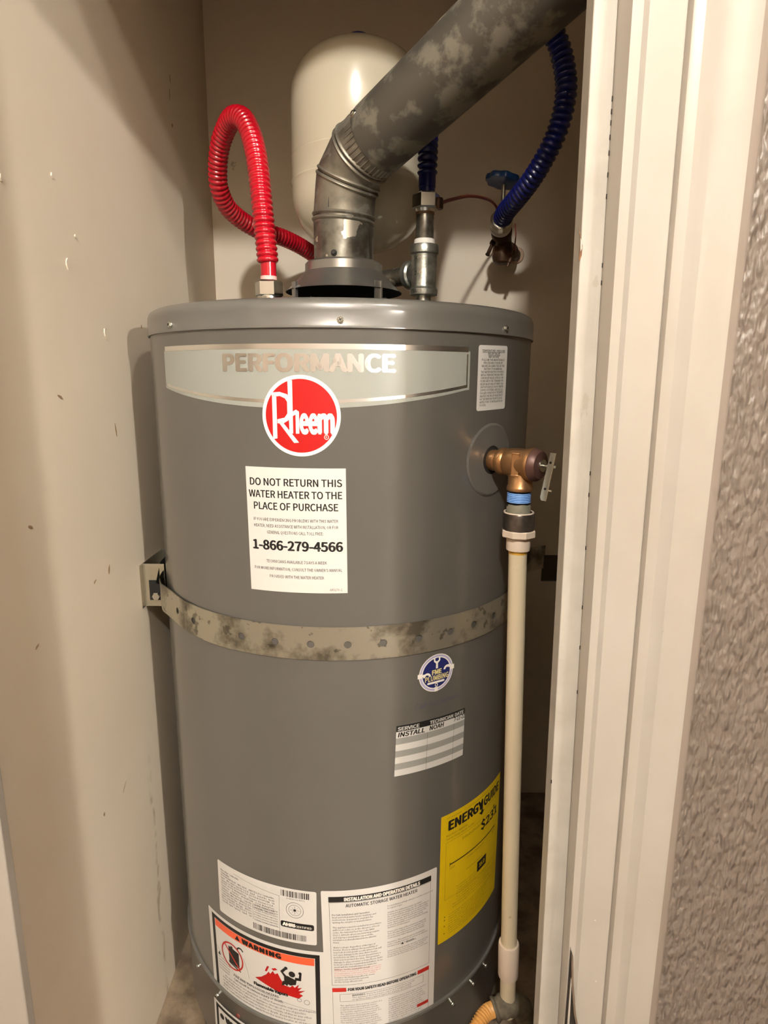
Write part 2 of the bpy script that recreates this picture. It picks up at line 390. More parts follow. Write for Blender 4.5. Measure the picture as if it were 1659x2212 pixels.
# nail specks in the joint of the edge board
g = []
for x, z in ((.2128, 1.56), (.2129, 1.552), (.2130, 1.545), (.2131, 1.536), (.2133, 1.526), (.2136, 1.512), (.2138, 1.498), (.2150, 1.452), (.2152, 1.44), (.2156, 1.30), (.2160, 1.283), (.2170, 1.24), (.2172, 1.19), (.2180, 1.155), (.2190, 1.115), (.2024, 1.03)):
    xx = .2112 + (.0162) * (1.619 - z) / .85
    if z < 1.1 and x < .21: xx = .2045
    g.append(box(xx - .0006, xx + .0003, -.4203, -.4198, z - .0016, z + .0016))
pp = struct('joint_speck', join(*g), gap_mat, parent=t1); pp['kind'] = 'stuff'

# chip in the edge board: bare wood under the paint
chip = [(.1952, 1.478), (.1962, 1.474), (.1975, 1.4685), (.1987, 1.465), (.1986, 1.4585), (.1975, 1.4555), (.1968, 1.4545), (.1968, 1.468)]
c1 = xf(prism([(x, z) for x, z in chip], 0, 0.0006), Matrix(((1, 0, 0, 0), (0, 0, -1, -.4201), (0, 1, 0, 0), (0, 0, 0, 1))))
struct('wood_chip', c1, wood_mat, parent=t1, smooth=False)
c2 = xf(prism([(.1966, 1.470), (.1978, 1.468), (.1982, 1.463), (.1972, 1.461)], 0.0007, 0.0013), Matrix(((1, 0, 0, 0), (0, 0, -1, -.4201), (0, 1, 0, 0), (0, 0, 0, 1))))
struct('paint_flake', c2, jamb_mat, parent=t1, smooth=False)
# split in the joint, low on the casing: a dark gap with a lifted sliver of metal
XZ = lambda y: Matrix(((1, 0, 0, 0), (0, 0, -1, y), (0, 1, 0, 0), (0, 0, 0, 1)))
gap = [(.2250, .882), (.2262, .872), (.2290, .845), (.2330, .815), (.2385, .790), (.2420, .770), (.2256, .770), (.2254, .84)]
struct('split_gap', xf(prism(gap, 0, 0.0006), XZ(-.4424)), gap_mat, parent=t2, smooth=False)
sl = [(.2256, .8790), (.2272, .8740), (.2296, .845), (.2341, .812), (.2391, .788), (.2381, .786), (.2322, .812), (.2278, .846), (.2260, .868)]
struct('metal_sliver', xf(prism(sl, 0, 0.0016), XZ(-.4430)), nut_mat, parent=t2, smooth=False)
sl = [(.2270, .850), (.2280, .846), (.2292, .80), (.2294, .77), (.2278, .77), (.2274, .80)]
struct('metal_sliver', xf(prism(sl, 0, 0.0012), XZ(-.4430)), jamb_mat, parent=t2, smooth=False)

# lamps of the hall (behind the camera), and an added far bulb
for (lx, ly, lz), P_ in CEILING_LAMPS:
    cl = thing('ceiling_light', (lx, ly, CEIL), 'globe bulb on a small round ceiling base, ' + ('straight behind the camera' if lx < .2 else 'behind the camera to the right'), 'light')
    obj('base', move(lathe([(.06, CEIL - .015), (.06, CEIL)], 40), (lx, ly, 0)), nut_mat, cl)
    obj('bulb', move(lathe([(.045 * sin(pi * k / 14), lz - .045 * cos(pi * k / 14)) for k in range(1, 14)], 24), (lx, ly, 0)), emitmat('ceiling_bulb_glow', P_), cl)
(lx, ly, lz), P_ = FAR_LAMP
cl = thing('added_lamp', (lx, ly, CEIL), 'small bare bulb added beyond the hall to light the left closet wall', 'light')
obj('cord', move(lathe([(.003, lz + .02), (.003, CEIL)], 10), (lx, ly, 0)), dark_metal, cl)
obj('bulb', move(lathe([(.015 * sin(pi * k / 12), lz - .015 * cos(pi * k / 12)) for k in range(1, 12)], 20), (lx, ly, 0)), emitmat('added_bulb_glow', P_), cl)

# ------------------------------------------------------------------ water heater
R = 0.255
wh = thing('water_heater', (0, 0, PLAT), 'tall grey cylindrical gas water heater covered in stickers, filling the closet', 'water heater')
def fine_lathe(pr, M, name, **k): return obj(name, lathe(pr, 128, **k), M, wh)
fine_lathe([(R, .545), (R, 1.4205), (R + .0004, 1.4215), (R + .0012, 1.4225), (R + .0012, 1.4235)], jacket_mat, 'jacket', capped=False)
fine_lathe([(.200, 1.4465), (R - .010, 1.4500), (R - .005, 1.4495), (R - .001, 1.4470), (R + .0014, 1.4420), (R + .0019, 1.4370), (R + .0019, 1.4240), (R + .0026, 1.4225), (R + .0026, 1.4200), (R + .0014, 1.4195)][::-1], jacket_mat, 'lid', capped=False)
obj('lid_top', lathe([(.02, 1.4440), (.15, 1.4455), (.2001, 1.4466)], 96), jacket_mat, wh)
fine_lathe([(R + .0015, PLAT + .04), (R + .0020, .543), (R + .0036, .546), (R + .0030, .5485), (R - .0005, .5490)], jacket_mat, 'skirt', capped=False)
obj('base_ring', lathe([(.235, PLAT + .003), (.25, PLAT + .01), (.25, PLAT + .05)], 96), mat('base_black', (24, 22, 20), 0.5), wh)
for a in (pi * .25, pi * .75, pi * 1.25, pi * 1.75):
    obj('leg', move(lathe([(.016, PLAT), (.013, PLAT + .012)], 16), (.2 * cos(a), .2 * sin(a), 0)), dark_metal, wh)
def screw(th, z, r=.0036, rr=R, M=screw_mat, name='screw'):
    n = Vector((sin(th), -cos(th), 0)); p = Vector((rr * sin(th), -rr * cos(th), z))
    g = xf(hexprism(r, 0, .0030, .0006, 6), axis_mat(p, n, (0, 0, 1)))
    g = join(g, xf(lathe([(r * 1.18, 0), (r * 1.12, .0008)], 20), axis_mat(p, n)))
    o = obj(name, g, M, wh)
    cr = xf(join(box(-.0004, .0004, -.0018, .0018, .0028, .0032), box(-.0018, .0018, -.0004, .0004, .0028, .0032)), axis_mat(p, n) @ Matrix.Rotation(.5, 4, 'Z'))
    obj('slot', cr, dark_metal, o, smooth=False)
for th in (-.780, .049, .850, 1.7, -1.6): screw(th, 1.4275, r=.0030, rr=R + .0019)
for th in (-.95, -.72, .66, .83, .97): screw(th, .528, r=.0026, rr=R + .0020)  # right-hand ones are added, standing in for glinting dents and scratches
obj('rivet', tubeat((R * sin(-.5587) + 0, -(R + .002) * cos(-.5587), .524), (sin(-.5587), -cos(-.5587), 0), [(.0035, 0), (.003, .0015), (.001, .002)], 16), mat('dull_rivet', (110, 52, 44), .5), wh)

# draft hood on four tabs
hood = obj('draft_hood', lathe([(.0795, 1.4852), (.078, 1.4862), (.0660, 1.4975), (.0560, 1.5080), (.0530, 1.5110), (.0525, 1.5215), (.0495, 1.5240), (.0412, 1.5242)], 96, capped=False), hood_mat, wh)
obj('hood_underside', lathe([(.0790, 1.4848), (.0655, 1.4950), (.052, 1.507), (.03, 1.512)], 64, capped=False), inside_mat, hood)
obj('flue_baffle', lathe([(.052, 1.4445), (.050, 1.4475), (.03, 1.455)], 48), inside_mat, wh)
for x, y in ((-.0615, -.046), (.0475, -.060), (-.05, .058), (.055, .054)):
    a = atan2(y, x); rr_ = Vector((x, y)).length
    tabs = box(rr_ - .0012, rr_ + .0012, -.0052, .0052, 1.4448, 1.4935)
    fl = box(rr_ - .0020, rr_ + .0028, .0030, .0052, 1.4448, 1.4935)
    obj('hood_leg', xf(join(tabs, fl), Matrix.Rotation(a, 4, 'Z')), hood_mat, wh, smooth=False)

# ------------------------------------------------------------------ stickers printed on the jacket
class Sticker:
    """flat print in mm (x right, y down) wrapped onto the jacket between four (theta, z) corners"""
    def __init__(s, TL, TR, BL, BR, W, H, parent=None):
        s.c = (TL, TR, BL, BR); s.W, s.H = W, H; s.parent = parent; s.n = 0
    def map(s, x, y, off):
        u, v = x / s.W, y / s.H; (a, b, c, d) = s.c
        th = (a[0] * (1 - u) + b[0] * u) * (1 - v) + (c[0] * (1 - u) + d[0] * u) * v
        z = (a[1] * (1 - u) + b[1] * u) * (1 - v) + (c[1] * (1 - u) + d[1] * u) * v
        r = R + off; return Vector((r * sin(th), -r * cos(th), z))
    def build(s, name, geos, M, off, parent=None):
        V, F = join(*geos)
        bm = bmesh.new(); vs = [bm.verts.new(v) for v in V]
        for f in F:
            try: bm.faces.new([vs[i] for i in f])
            except ValueError: pass
        xs = [v.co.x for v in bm.verts]; x = 4 * math.ceil(min(xs) / 4 + .01)
        while x < max(xs):
            bmesh.ops.bisect_plane(bm, geom=bm.verts[:] + bm.edges[:] + bm.faces[:], plane_co=(x, 0, 0), plane_no=(1, 0, 0), dist=1e-4); x += 4
        bmesh.ops.triangulate(bm, faces=[f for f in bm.faces if len(f.verts) > 4])
        for v in bm.verts: v.co = s.map(v.co.x, v.co.y, off)
        par = parent or s.parent; base = origin_of(par)
        for v in bm.verts: v.co -= base
        me = bpy.data.meshes.new(name); bm.to_mesh(me); bm.free(); me.materials.append(M); me.shade_smooth()
        o = bpy.data.objects.new(name, me); COL.objects.link(o); o.parent = par; ORG[o.name] = base
        if name in ('fine_print', 'red_print', 'ruling'): o['kind'] = 'stuff'
        return o
def rect(x0, y0, x1, y1, r=0, n=5):
    if r <= 0: return [Vector((x0, y0, 0)), Vector((x0, y1, 0)), Vector((x1, y1, 0)), Vector((x1, y0, 0))], [(0, 1, 2, 3)]
    P = []
    for cx, cy, a0 in ((x1 - r, y0 + r, -90), (x1 - r, y1 - r, 0), (x0 + r, y1 - r, 90), (x0 + r, y0 + r, 180)):
        for k in range(n + 1):
            a = radians(a0 + 90 * k / n); P.append(Vector((cx + r * cos(a), cy + r * sin(a), 0)))
    P.reverse(); return P, [tuple(range(len(P)))]
def poly(pts): return [Vector((x, y, 0)) for x, y in pts], [tuple(range(len(pts)))]
def line(x0, y0, x1, y1, w_=.3):
    d = Vector((x1 - x0, y1 - y0)).normalized() * w_ / 2; return poly([(x0 + d.y, y0 - d.x), (x0 - d.y, y0 + d.x), (x1 - d.y, y1 + d.x), (x1 + d.y, y1 - d.x)])
def outline(x0, y0, x1, y1, w_=.3): return join(rect(x0, y0, x1, y0 + w_), rect(x0, y1 - w_, x1, y1), rect(x0, y0 + w_, x0 + w_, y1 - w_), rect(x1 - w_, y0 + w_, x1, y1 - w_))
def disc(cx, cy, r, n=48, sy=1.0): return poly([(cx + r * cos(2 * pi * k / n), cy - r * sy * sin(2 * pi * k / n)) for k in range(n)][::-1])
def ring(cx, cy, r0, r1, n=48, a0=0, a1=360):
    V, F = [], []
    for k in range(n + 1):
        a = radians(a0 + (a1 - a0) * k / n)
        V += [Vector((cx + r0 * cos(a), cy - r0 * sin(a), 0)), Vector((cx + r1 * cos(a), cy - r1 * sin(a), 0))]
    for k in range(n): F.append((2 * k, 2 * k + 1, 2 * k + 3, 2 * k + 2))
    return V, F
BOLD = None
try:
    import os
    BOLD = bpy.data.fonts.load(os.path.join(bpy.utils.system_resource('DATAFILES'), 'fonts', 'Noto Sans CJK Regular.woff2'))
except Exception: BOLD = None   # Blender's built-in face serves as well
def _cap():
    c = bpy.data.curves.new('txt', 'FONT'); c.body = 'H'
    if BOLD: c.font = BOLD
    o = bpy.data.objects.new('txt', c); COL.objects.link(o)
    me = bpy.data.meshes.new_from_object(o.evaluated_get(bpy.context.evaluated_depsgraph_get()))
    h = max(v.co.y for v in me.vertices); bpy.data.objects.remove(o); bpy.data.curves.remove(c); bpy.data.meshes.remove(me); return h
CAP = _cap()
def text(s, x, y, h, width=None, align='L', bold=0.0, res=2, shear=0.0, space=1.0):
    """capital height h (mm), baseline at y, x = left / centre / right; width fits the line exactly"""
    c = bpy.data.curves.new('txt', 'FONT'); c.body = s; c.resolution_u = res; c.shear = shear; c.space_character = space
    if BOLD: c.font = BOLD
    o = bpy.data.objects.new('txt', c); COL.objects.link(o)
    dg = bpy.context.evaluated_depsgraph_get(); me = bpy.data.meshes.new_from_object(o.evaluated_get(dg))
    V = [v.co.copy() for v in me.vertices]; F = [tuple(p.vertices) for p in me.polygons]
    bpy.data.objects.remove(o); bpy.data.curves.remove(c); bpy.data.meshes.remove(me)
    if not V: return [], []
    xs = [v.x for v in V]; x0, x1 = min(xs), max(xs); k = h / CAP; kx = k if width is None else width / (x1 - x0)
    wd = (x1 - x0) * kx; ox = {'L': x, 'C': x - wd / 2, 'R': x - wd}[align]
    G = [Vector((ox + (v.x - x0) * kx, y - v.y * k, 0)) for v in V], F
    if bold:   # heavier strokes: the same outlines laid side by side
        bx, by = bold * kx * .8, bold * k * .5
        G = join(*[move(G, (dx * bx, dy * by, 0)) for dx, dy in ((-1, 0), (-.35, 1), (.35, -1), (1, 0), (-.5, -1), (.5, 1))][:6 if h > 4 else 2])
    return G
def para(lines, x, y, h, dy, width, align='L', bold=0.0, jitter=True, last=.6):
    out = []
    for i, s in enumerate(lines):
        out.append(text(s, x if align == 'L' else x + width / 2, y + i * dy, h, width if (len(s) > 24 and i < len(lines) - 1) else None if len(s) < 12 else width * min(1, len(s) / max(len(q) for q in lines)), align, bold, res=1))
    return join(*out)
S0, S1, S2, S3 = .00025, .00040, .00055, .00070

# brand banner: field, foil stripes, red round emblem, lettering
B = Sticker((-.880, 1.4035), (.625, 1.4035), (-.880, 1.3035), (.625, 1.3035), 383.8, 100, wh)
def zc(x, z0, zm, x0, x1, xm):   # lower curve of the banner, y in mm from the top
    t = (x - xm) / ((x1 - x0) / 2); return z0 + (zm - z0) * (1 - min(1, t * t))
xm = 188
def curve_band(y0a, y0m, y1a, y1m, xa, xb, n=64):
    V, F = [], []
    for k in range(n + 1):
        x = xa + (xb - xa) * k / n; V += [Vector((x, zc(x, y0a, y0m, 0, 384, xm), 0)), Vector((x, zc(x, y1a, y1m, 0, 384, xm), 0))]
    for k in range(n): F.append((2 * k, 2 * k + 1, 2 * k + 3, 2 * k + 2))
    return V, F
def field(n=64):
    V, F = [], []
    for k in range(n + 1):
        x = 383.8 * k / n; e = 4 if k in (0, n) else 0
        V += [Vector((x, e, 0)), Vector((x, zc(x, 44, 63.5, 0, 384, xm), 0))]
    for k in range(n): F.append((2 * k, 2 * k + 1, 2 * k + 3, 2 * k + 2))
    return V, F
ban = B.build('banner', [field()], field_mat, S0)
ban['label'] = 'pale grey printed banner with foil stripes'
B.build('foil_stripe', [rect(3, -1.2, 381, 4.2), curve_band(38.5, 55.0, 41.5, 58.5, 4, 381), rect(379, 6, 380.8, 40)], foil_mat, S1, ban)
P1 = B.build('lettering', [text('PERFORMANCE', 200.5, 25.8, 16.6, 183, 'C', bold=.028, res=6)], foil_mat, S2, ban)
P1['label'] = 'silver foil word PERFORMANCE'
ex, ey = (-.1142 + .880) * 255, 71.1
emb = B.build('round_emblem', [disc(ex, ey, 41.5, 72)], white_ink, S1 + .0001)
emb['label'] = 'red round emblem with white lettering and white rim'
B.build('red_disc', [disc(ex, ey, 37.6, 72)], red_ink, S2 + .0001, emb)
q = lambda x, y: (ex + (x - 658) * .261, ey + (y - 526) * .256)
def qp(*pts): return poly([q(*p) for p in pts][::-1])
bowl_o = [(540, 437), (575, 434), (605, 444), (617, 462), (617, 520), (605, 545), (588, 556)]
Rl = [qp((543, 436), (543, 620), (561, 617), (561, 452)),
      qp((540, 434), (575, 431), (575, 447), (543, 452)), qp((575, 431), (605, 440), (596, 456), (575, 447)), qp((605, 440), (622, 462), (605, 470), (596, 456)),
      qp((605, 470), (622, 462), (622, 520), (605, 516)), qp((605, 516), (622, 520), (608, 544), (593, 533)), qp((593, 533), (608, 544), (588, 556), (563, 556), (563, 540)),
      qp((565, 548), (583, 548), (650, 632), (630, 634)),
      qp((608, 385), (627, 385), (627, 596), (612, 596)),
      qp((627, 508), (640, 500), (652, 508), (652, 596), (638, 596), (638, 520), (627, 526))]
B.build('lettering', Rl + [text('ee', *q(657, 592), 24.5, 66 * .261, 'L', bold=.03, res=5), text('m', *q(730, 592), 24.5, 58 * .261, 'L', bold=.03, res=5),
        ring(*q(760, 609), 1.9, 2.5, 20), text('R', q(760, 609)[0], q(760, 613)[1], 2.0, None, 'C')], white_ink, S3, emb)

# temperature and pressure valve notice, upper right
T = Sticker((.6730, 1.4075), (.8870, 1.4085), (.6730, 1.3362), (.8870, 1.3378), 54.6, 71, wh)
st = T.build('valve_notice', [rect(0, 0, 54.6, 71, 3)], paper_mat, S0)
tl = ['TEMPERATURE - PRESSURE', 'RELIEF VALVE', 'IMPORTANT', 'FOLLOW THE MAINTENANCE', 'PROCEDURES FOR RELIEF', 'VALVES AS DIRECTED IN THE', 'INSTRUCTION MANUAL', 'THIS WATER HEATER IS PROVIDED',
      'WITH A TEMPERATURE AND PRES-', 'SURE RELIEF VALVE LISTED AS COM-', 'PLYING WITH THE STANDARD FOR', 'RELIEF VALVES AND AUTOMATIC GAS', 'SHUTOFF DEVICES FOR HOT WATER', 'SUPPLY SYSTEMS, ANSI Z21.22.',
      'FOR SAFE OPERATION OF THE WATER', 'HEATER THE RELIEF VALVE MUST', 'NOT BE REMOVED FROM ITS DESIG-', 'NATED POINT OF INSTALLATION OR', 'PLUGGED.']
gs = []
for i, s in enumerate(tl):
    wd = 43 if (i in (0, 3, 4, 5) or i > 6) else 22; wd = {2: 20, 1: 22, 6: 34, 4: 36, 18: 11}.get(i, wd)
    yy = 7 + i * 3.28
    gs.append(text(s, 27.3 if i < 7 else 5, yy, 2.35, wd if i < 7 else min(44, wd), 'C' if i < 7 else 'L', bold=.02, res=1))
gs += [rect(6, 7.5, 49, 7.8), rect(16, 10.8, 39, 11.1)]
T.build('lettering', gs, black_mat, S1, st)

# do-not-return notice
D = Sticker((-.3660, 1.2782), (.0670, 1.2787), (-.3597, 1.1404), (.0723, 1.1418), 110.3, 137.5, wh)
st = D.build('return_notice', [rect(0, 0, 110.3, 137.5)], paper_mat, S0)
gs = [text('DO NOT RETURN THIS', 55.5, 19.5, 7.6, 101, 'C', .012, 4), text('WATER HEATER TO THE', 54.5, 32.6, 7.6, 103, 'C', .012, 4), text('PLACE OF PURCHASE', 55.0, 45.6, 7.6, 93, 'C', .012, 4)]
D.build('headline_lettering', gs, black_mat, S1, st)
D.build('phone_number', [text('1-866-279-4566', 55.5, 90.0, 10.0, 100, 'C', .022, 4)], black_mat, S1, st)
gs = [text('IF YOU ARE EXPERIENCING PROBLEMS WITH THIS WATER', 54.5, 58.3, 3.3, 94, 'C', .012, 1), text('HEATER, NEED ASSISTANCE WITH INSTALLATION, OR FOR', 54.5, 65.2, 3.3, 94, 'C', .012, 1),
      text('GENERAL QUESTIONS CALL TOLL FREE:', 54.0, 72.2, 3.3, 63, 'C', .012, 1), text('TECHNICIANS AVAILABLE 7 DAYS A WEEK', 54.5, 104.6, 3.3, 68, 'C', .012, 1),
      text("FOR MORE INFORMATION, CONSULT THE OWNER'S MANUAL", 55.5, 113.0, 3.3, 99, 'C', .012, 1), text('PROVIDED WITH THE WATER HEATER', 54.5, 121.6, 3.3, 61, 'C', .012, 1),
      text('AR5270-1', 104.5, 135.0, 2.8, 13.5, 'R', 0, 1)]
D.build('fine_print', gs, grey_ink, S1, st)

# installer's round logo, faded line and service table on a clear sticker
L = Sticker((.3956, 1.0560), (.5886, 1.0575), (.3956, 1.0105), (.5886, 1.0110), 49.2, 46.3, wh)
lg = L.build('installer_logo', [disc(24.6, 23.1, 23.4, 64)], lilac_ink, S0)
lg['label'] = 'round blue and white plumbing company logo sticker'
L.build('rim', [ring(24.6, 23.1, 19.0, 20.2, 64), ring(24.6, 23.1, 22.6, 23.6, 64), rect(-.6, 20.4, 4.6, 26), rect(44.8, 18.2, 50, 24), rect(22.3, 41.3, 26.9, 47)], white_ink, S1, lg)
L.build('blue_disc', [disc(24.6, 23.1, 19.0, 64)], navy_ink, S1, lg)
wr = [poly([(23.2, 17.5), (26.2, 17.5), (26.0, 11), (29.0, 8.2), (29.2, 4.8), (27.0, 3.2), (27.2, 7.2), (24.7, 8.6), (22.2, 7.2), (22.4, 3.2), (20.2, 4.8), (20.4, 8.2), (23.4, 11)]),
      ring(11.5, 26.0, 2.6, 5.2, 14, 0, 180), rect(5, 21.6, 10, 24.6), ring(39.5, 21.5, 2.6, 5.2, 14, 20, 180), rect(39, 16.4, 45, 19.4), rect(12, 33.6, 36, 36.2, 1.2), ring(24.6, 38.6, 1.3, 2.1, 16)]
L.build('wrench_and_pipe', wr, white_ink, S2, lg)
L.build('lettering', [text('FME', 24.8, 24.6, 5.6, 12.6, 'C', .03, 2), text('PLUMBING', 25.2, 32.2, 6.2, 32, 'C', .02, 2)], cream_ink, S3, lg)
C_ = Sticker((.3700, 1.0005), (.6500, 1.0005), (.3700, .9905), (.6500, .9905), 71.4, 10, wh)
C_.build('faded_lettering', [text('Call For Service', 35, 8, 6.5, 62, 'C', .01, 3, shear=.2)], call_ink, S0)
V_ = Sticker((.2935, .9755), (.6745, .9745), (.2861, .9098), (.6699, .9098), 97.3, 65, wh)
rows = [(7.6 + (65 - 7.6) * k / 7, 7.6 + (65 - 7.6) * (k + 1) / 7) for k in range(7)]
tb = V_.build('service_table', [rect(0, a, 97.3, b) for a, b in rows[::2]], silver_row, S0)
tb['label'] = 'striped service record table with one handwritten row'
V_.build('dark_row', [rect(0, a, 97.3, b) for a, b in rows[1::2]], grey_row, S0, tb)
V_.build('heading_bar', [rect(0, 0, 97.3, 7.7)], black_mat, S0, tb)
for cl_ in (40.6, 79.5): V_.build('column_line', [rect(cl_, 15.5, cl_ + .3, 65)], grey_ink, S1, tb)
V_.build('heading_lettering', [text('SERVICE', 2, 6.3, 4.3, 27, 'L', .02, 2), text('TECHNICIAN', 43.5, 6.3, 4.3, 34, 'L', .02, 2), text('DATE', 80.5, 6.3, 4.3, 14, 'L', .02, 2)], silver_row, S1, tb)
V_.build('handwriting', [text('INSTALL', 2.5, 14.4, 5.6, 34, 'L', .02, 2, shear=.15), text('NOAH', 43.5, 14.2, 5.6, 20, 'L', .02, 2, shear=.1), text('7-11-22', 79.5, 12.8, 5.2, 17.5, 'L', .012, 2, shear=.1)], black_mat, S1, tb)

# rating plate, lower left
K = Sticker((-.6600, .7569), (-.0847, .7568), (-.6617, .6767), (-.0874, .6784), 146.7, 80, wh)
st = K.build('rating_sticker', [rect(0, 0, 146.7, 80, 2.5)], paper_mat, S0)
st['label'] = 'white data sticker with bar codes'
def barcode(x0, x1, y0, y1, seed, n=34):
    rnd = random.Random(seed); out = []; x = x0
    while x < x1:
        w_ = rnd.choice((.5, .5, 1.0, 1.5)); out.append(rect(x, y0, min(x + w_, x1), y1)); x += w_ + rnd.choice((.5, .7, 1.2))
    return join(*out)
gs = [barcode(101, 138, 3.5, 12.5, 3), barcode(60, 133, 67, 76, 5), text('000M6300000 R4002', 120, 16.0, 2.0, 24, 'C', 0, 1)]
words = ['Model', 'Serial No.', 'Capacity', 'Input', 'Recovery', 'Gas Type', 'Manifold', 'Max. Inlet', 'Min. Inlet', 'Working Press.', 'Test Press.', 'Clearance', 'Combustible', 'ANSI Z21.10.1', 'Natural Gas', '40 000 BTU/HR', 'US GAL 38', '150 PSI', '300 PSI', 'U.S.A.']
rnd = random.Random(8)
for i in range(13):
    x = 6
    while x < (58 if i > 8 else 92):
        s = rnd.choice(words); wd = len(s) * 1.45; wd = min(wd, (58 if i > 8 else 92) - x)
        if wd < 3: break
        if not (i < 2 and x > 24): gs.append(text(s, x, 13.5 + i * 3.9, 2.5, wd, 'L', .012, 1))
        x += wd + rnd.choice((1.2, 2, 3.5))
for i in range(7): gs.append(text(rnd.choice(('FOR INSTALLATION ON COMBUSTIBLE', 'FLOORING. SUITABLE FOR WATER', 'HEATING ONLY. MAXIMUM WORKING', 'COLD WATER SUPPLY CONNECTION')), 62, 40 + i * 3.7, 1.9, 34, 'L', 0, 1))
K.build('lettering', gs, fine_ink, S1, st)
gs = [line(30, 7, 98, 14), line(98.5, 13, 98.5, 66), line(60, 38, 60, 62), line(62, 62, 98, 62), ring(119, 31, 11.0, 11.5, 40), ring(119, 31, 7.6, 8.0, 32), disc(119, 31, 1.8, 12), line(113, 31, 125, 31, .4), line(119, 25, 119, 37, .4), line(115, 27, 123, 35, .3), line(123, 27, 115, 35, .3)]
K.build('ruling', gs, grey_ink, S1, st)
K.build('mark_badge', [rect(100, 49.5, 143.5, 58.5, 2.5)], black_mat, S1, st)
K.build('badge_lettering', [text('AHRI', 103, 56.3, 4.6, 15.5, 'L', .04, 2), text('CERTIFIED', 119.5, 56.3, 3.0, 21.5, 'L', .02, 1)], white_ink, S2, st)

# flammable vapours warning
Wn = Sticker((-.7723, .6675), (-.0420, .6690), (-.7573, .5490), (-.0413, .5495), 186.2, 119, wh)
st = Wn.build('warning_sticker', [rect(0, 0, 186.2, 119, 2)], paper_mat, S0)
st['label'] = 'warning sticker with orange band, flames and crossed-out fuel can'
fr = join(rect(8, 5, 178, 10.5), rect(8, 10.5, 14, 119), rect(172, 10.5, 178, 119))
Wn.build('black_frame', [fr], black_mat, S1, st)
Wn.build('orange_band', [rect(15, 11, 171, 22)], orange_ink, S1, st)
WA = [text('WARNING', 68, 20.0, 6.6, 58, 'L', .05, 3, space=1.1), poly([(55, 20), (59.5, 12.5), (64, 20)])]
can = [poly([(41, 38), (41, 63), (60, 66), (60, 41)]), poly([(45, 36), (45, 39), (49, 40), (49, 36.5)]), ring(63, 36, 4.0, 6.2, 14, 20, 200), poly([(39, 62), (62, 68), (62, 70), (41, 65)])]
man = [disc(141, 40, 4.4, 18), poly([(130, 45), (135, 44), (147, 48), (146, 55), (138, 58), (130, 54)]), poly([(130, 46), (125, 39), (130, 33), (133, 35), (129, 40), (134, 45)]),
       poly([(145, 48), (153, 48), (154, 38), (151, 38), (150, 44), (145, 44)]), disc(133, 32.5, 2.4, 10), disc(152, 36.5, 2.3, 10), poly([(128, 53), (126, 62), (131, 58), (134, 60), (136, 55)])]
Wn.build('lettering', WA + can + man + [text('Flammable Vapors', 84, 76.0, 4.4, 50, 'L', .04, 2), poly([(17, 66), (20, 60), (23, 66)]),
         text('FIRE AND EXPLOSION HAZARD', 48, 83, 3.6, 74, 'L', .02, 1), text('Can result in serious injury or death.', 48, 89, 3.6, 80, 'L', .02, 1)], black_mat, S2, st)
Wn.build('prohibition_ring', [ring(47, 52, 18.2, 20.6, 44), line(33, 38, 61, 66, 2.4)], darkred_ink, S3, st)
fl = poly([(86, 64), (96, 59), (104, 52), (108, 46), (110, 49), (114, 43), (117, 47), (121, 44), (124, 50), (130, 60), (138, 61), (141, 57), (144, 60), (150, 54), (148, 60), (154, 58), (149, 64), (158, 62), (150, 68), (155, 70), (149, 76), (120, 73)][::-1])
Wn.build('flames', [fl, poly([(102, 47), (106, 38), (109, 38), (105, 47)][::-1]), poly([(112, 40), (118, 37), (121, 39), (115, 42)][::-1])], red_ink, S1, st)
gs = [line(14, 54, 48, 78), line(48, 78, 172, 92), ring(150, 78, 2.5, 3.0, 12), ring(160, 80, 3.4, 3.9, 14), line(68, 44, 74, 60), line(74, 60, 76, 72)]
wl = ['Do not store or use gasoline or other flammable vapors and liquids', 'in the vicinity of this or any other appliance. Storage of or use of gasoline', 'or other flammable vapors or liquids in the vicinity of this or any other', 'appliance can result in serious injury or death. Read the manual.', 'Keep combustible materials away from the water heater at all times.']
for i, s in enumerate(wl): gs.append(text(s, 24 if i else 30, 95 + i * 5, 2.8, 142 - 8 * (i % 2), 'L', .006, 1))
for i in range(5): gs.append(text('Vapors from flammable liquids', 17, 70 + i * 4.6, 2.4, 26 - i, 'L', 0, 1))
Wn.build('fine_print', gs, grey_ink, S1, st)

# second sticker below the seam, only its corner shows
W2 = Sticker((-.7544, .5193), (-.1600, .5193), (-.7544, .42), (-.16, .42), 151, 99, wh)
def off2(s, name, g, M, off, par=None): return s.build(name, g, M, off + .0024, par)
st = off2(W2, 'lower_warning_sticker', [rect(0, 0, 151, 99, 2)], paper_mat, S0)
off2(W2, 'black_frame', [join(rect(5, 4, 146, 9), rect(5, 9, 10, 99), rect(141, 9, 146, 99))], black_mat, S1, st)
off2(W2, 'lettering', [text('WARNING', 26, 24, 9, 70, 'L', .05, 3), disc(18, 20, 4.5, 20)], black_mat, S1, st)

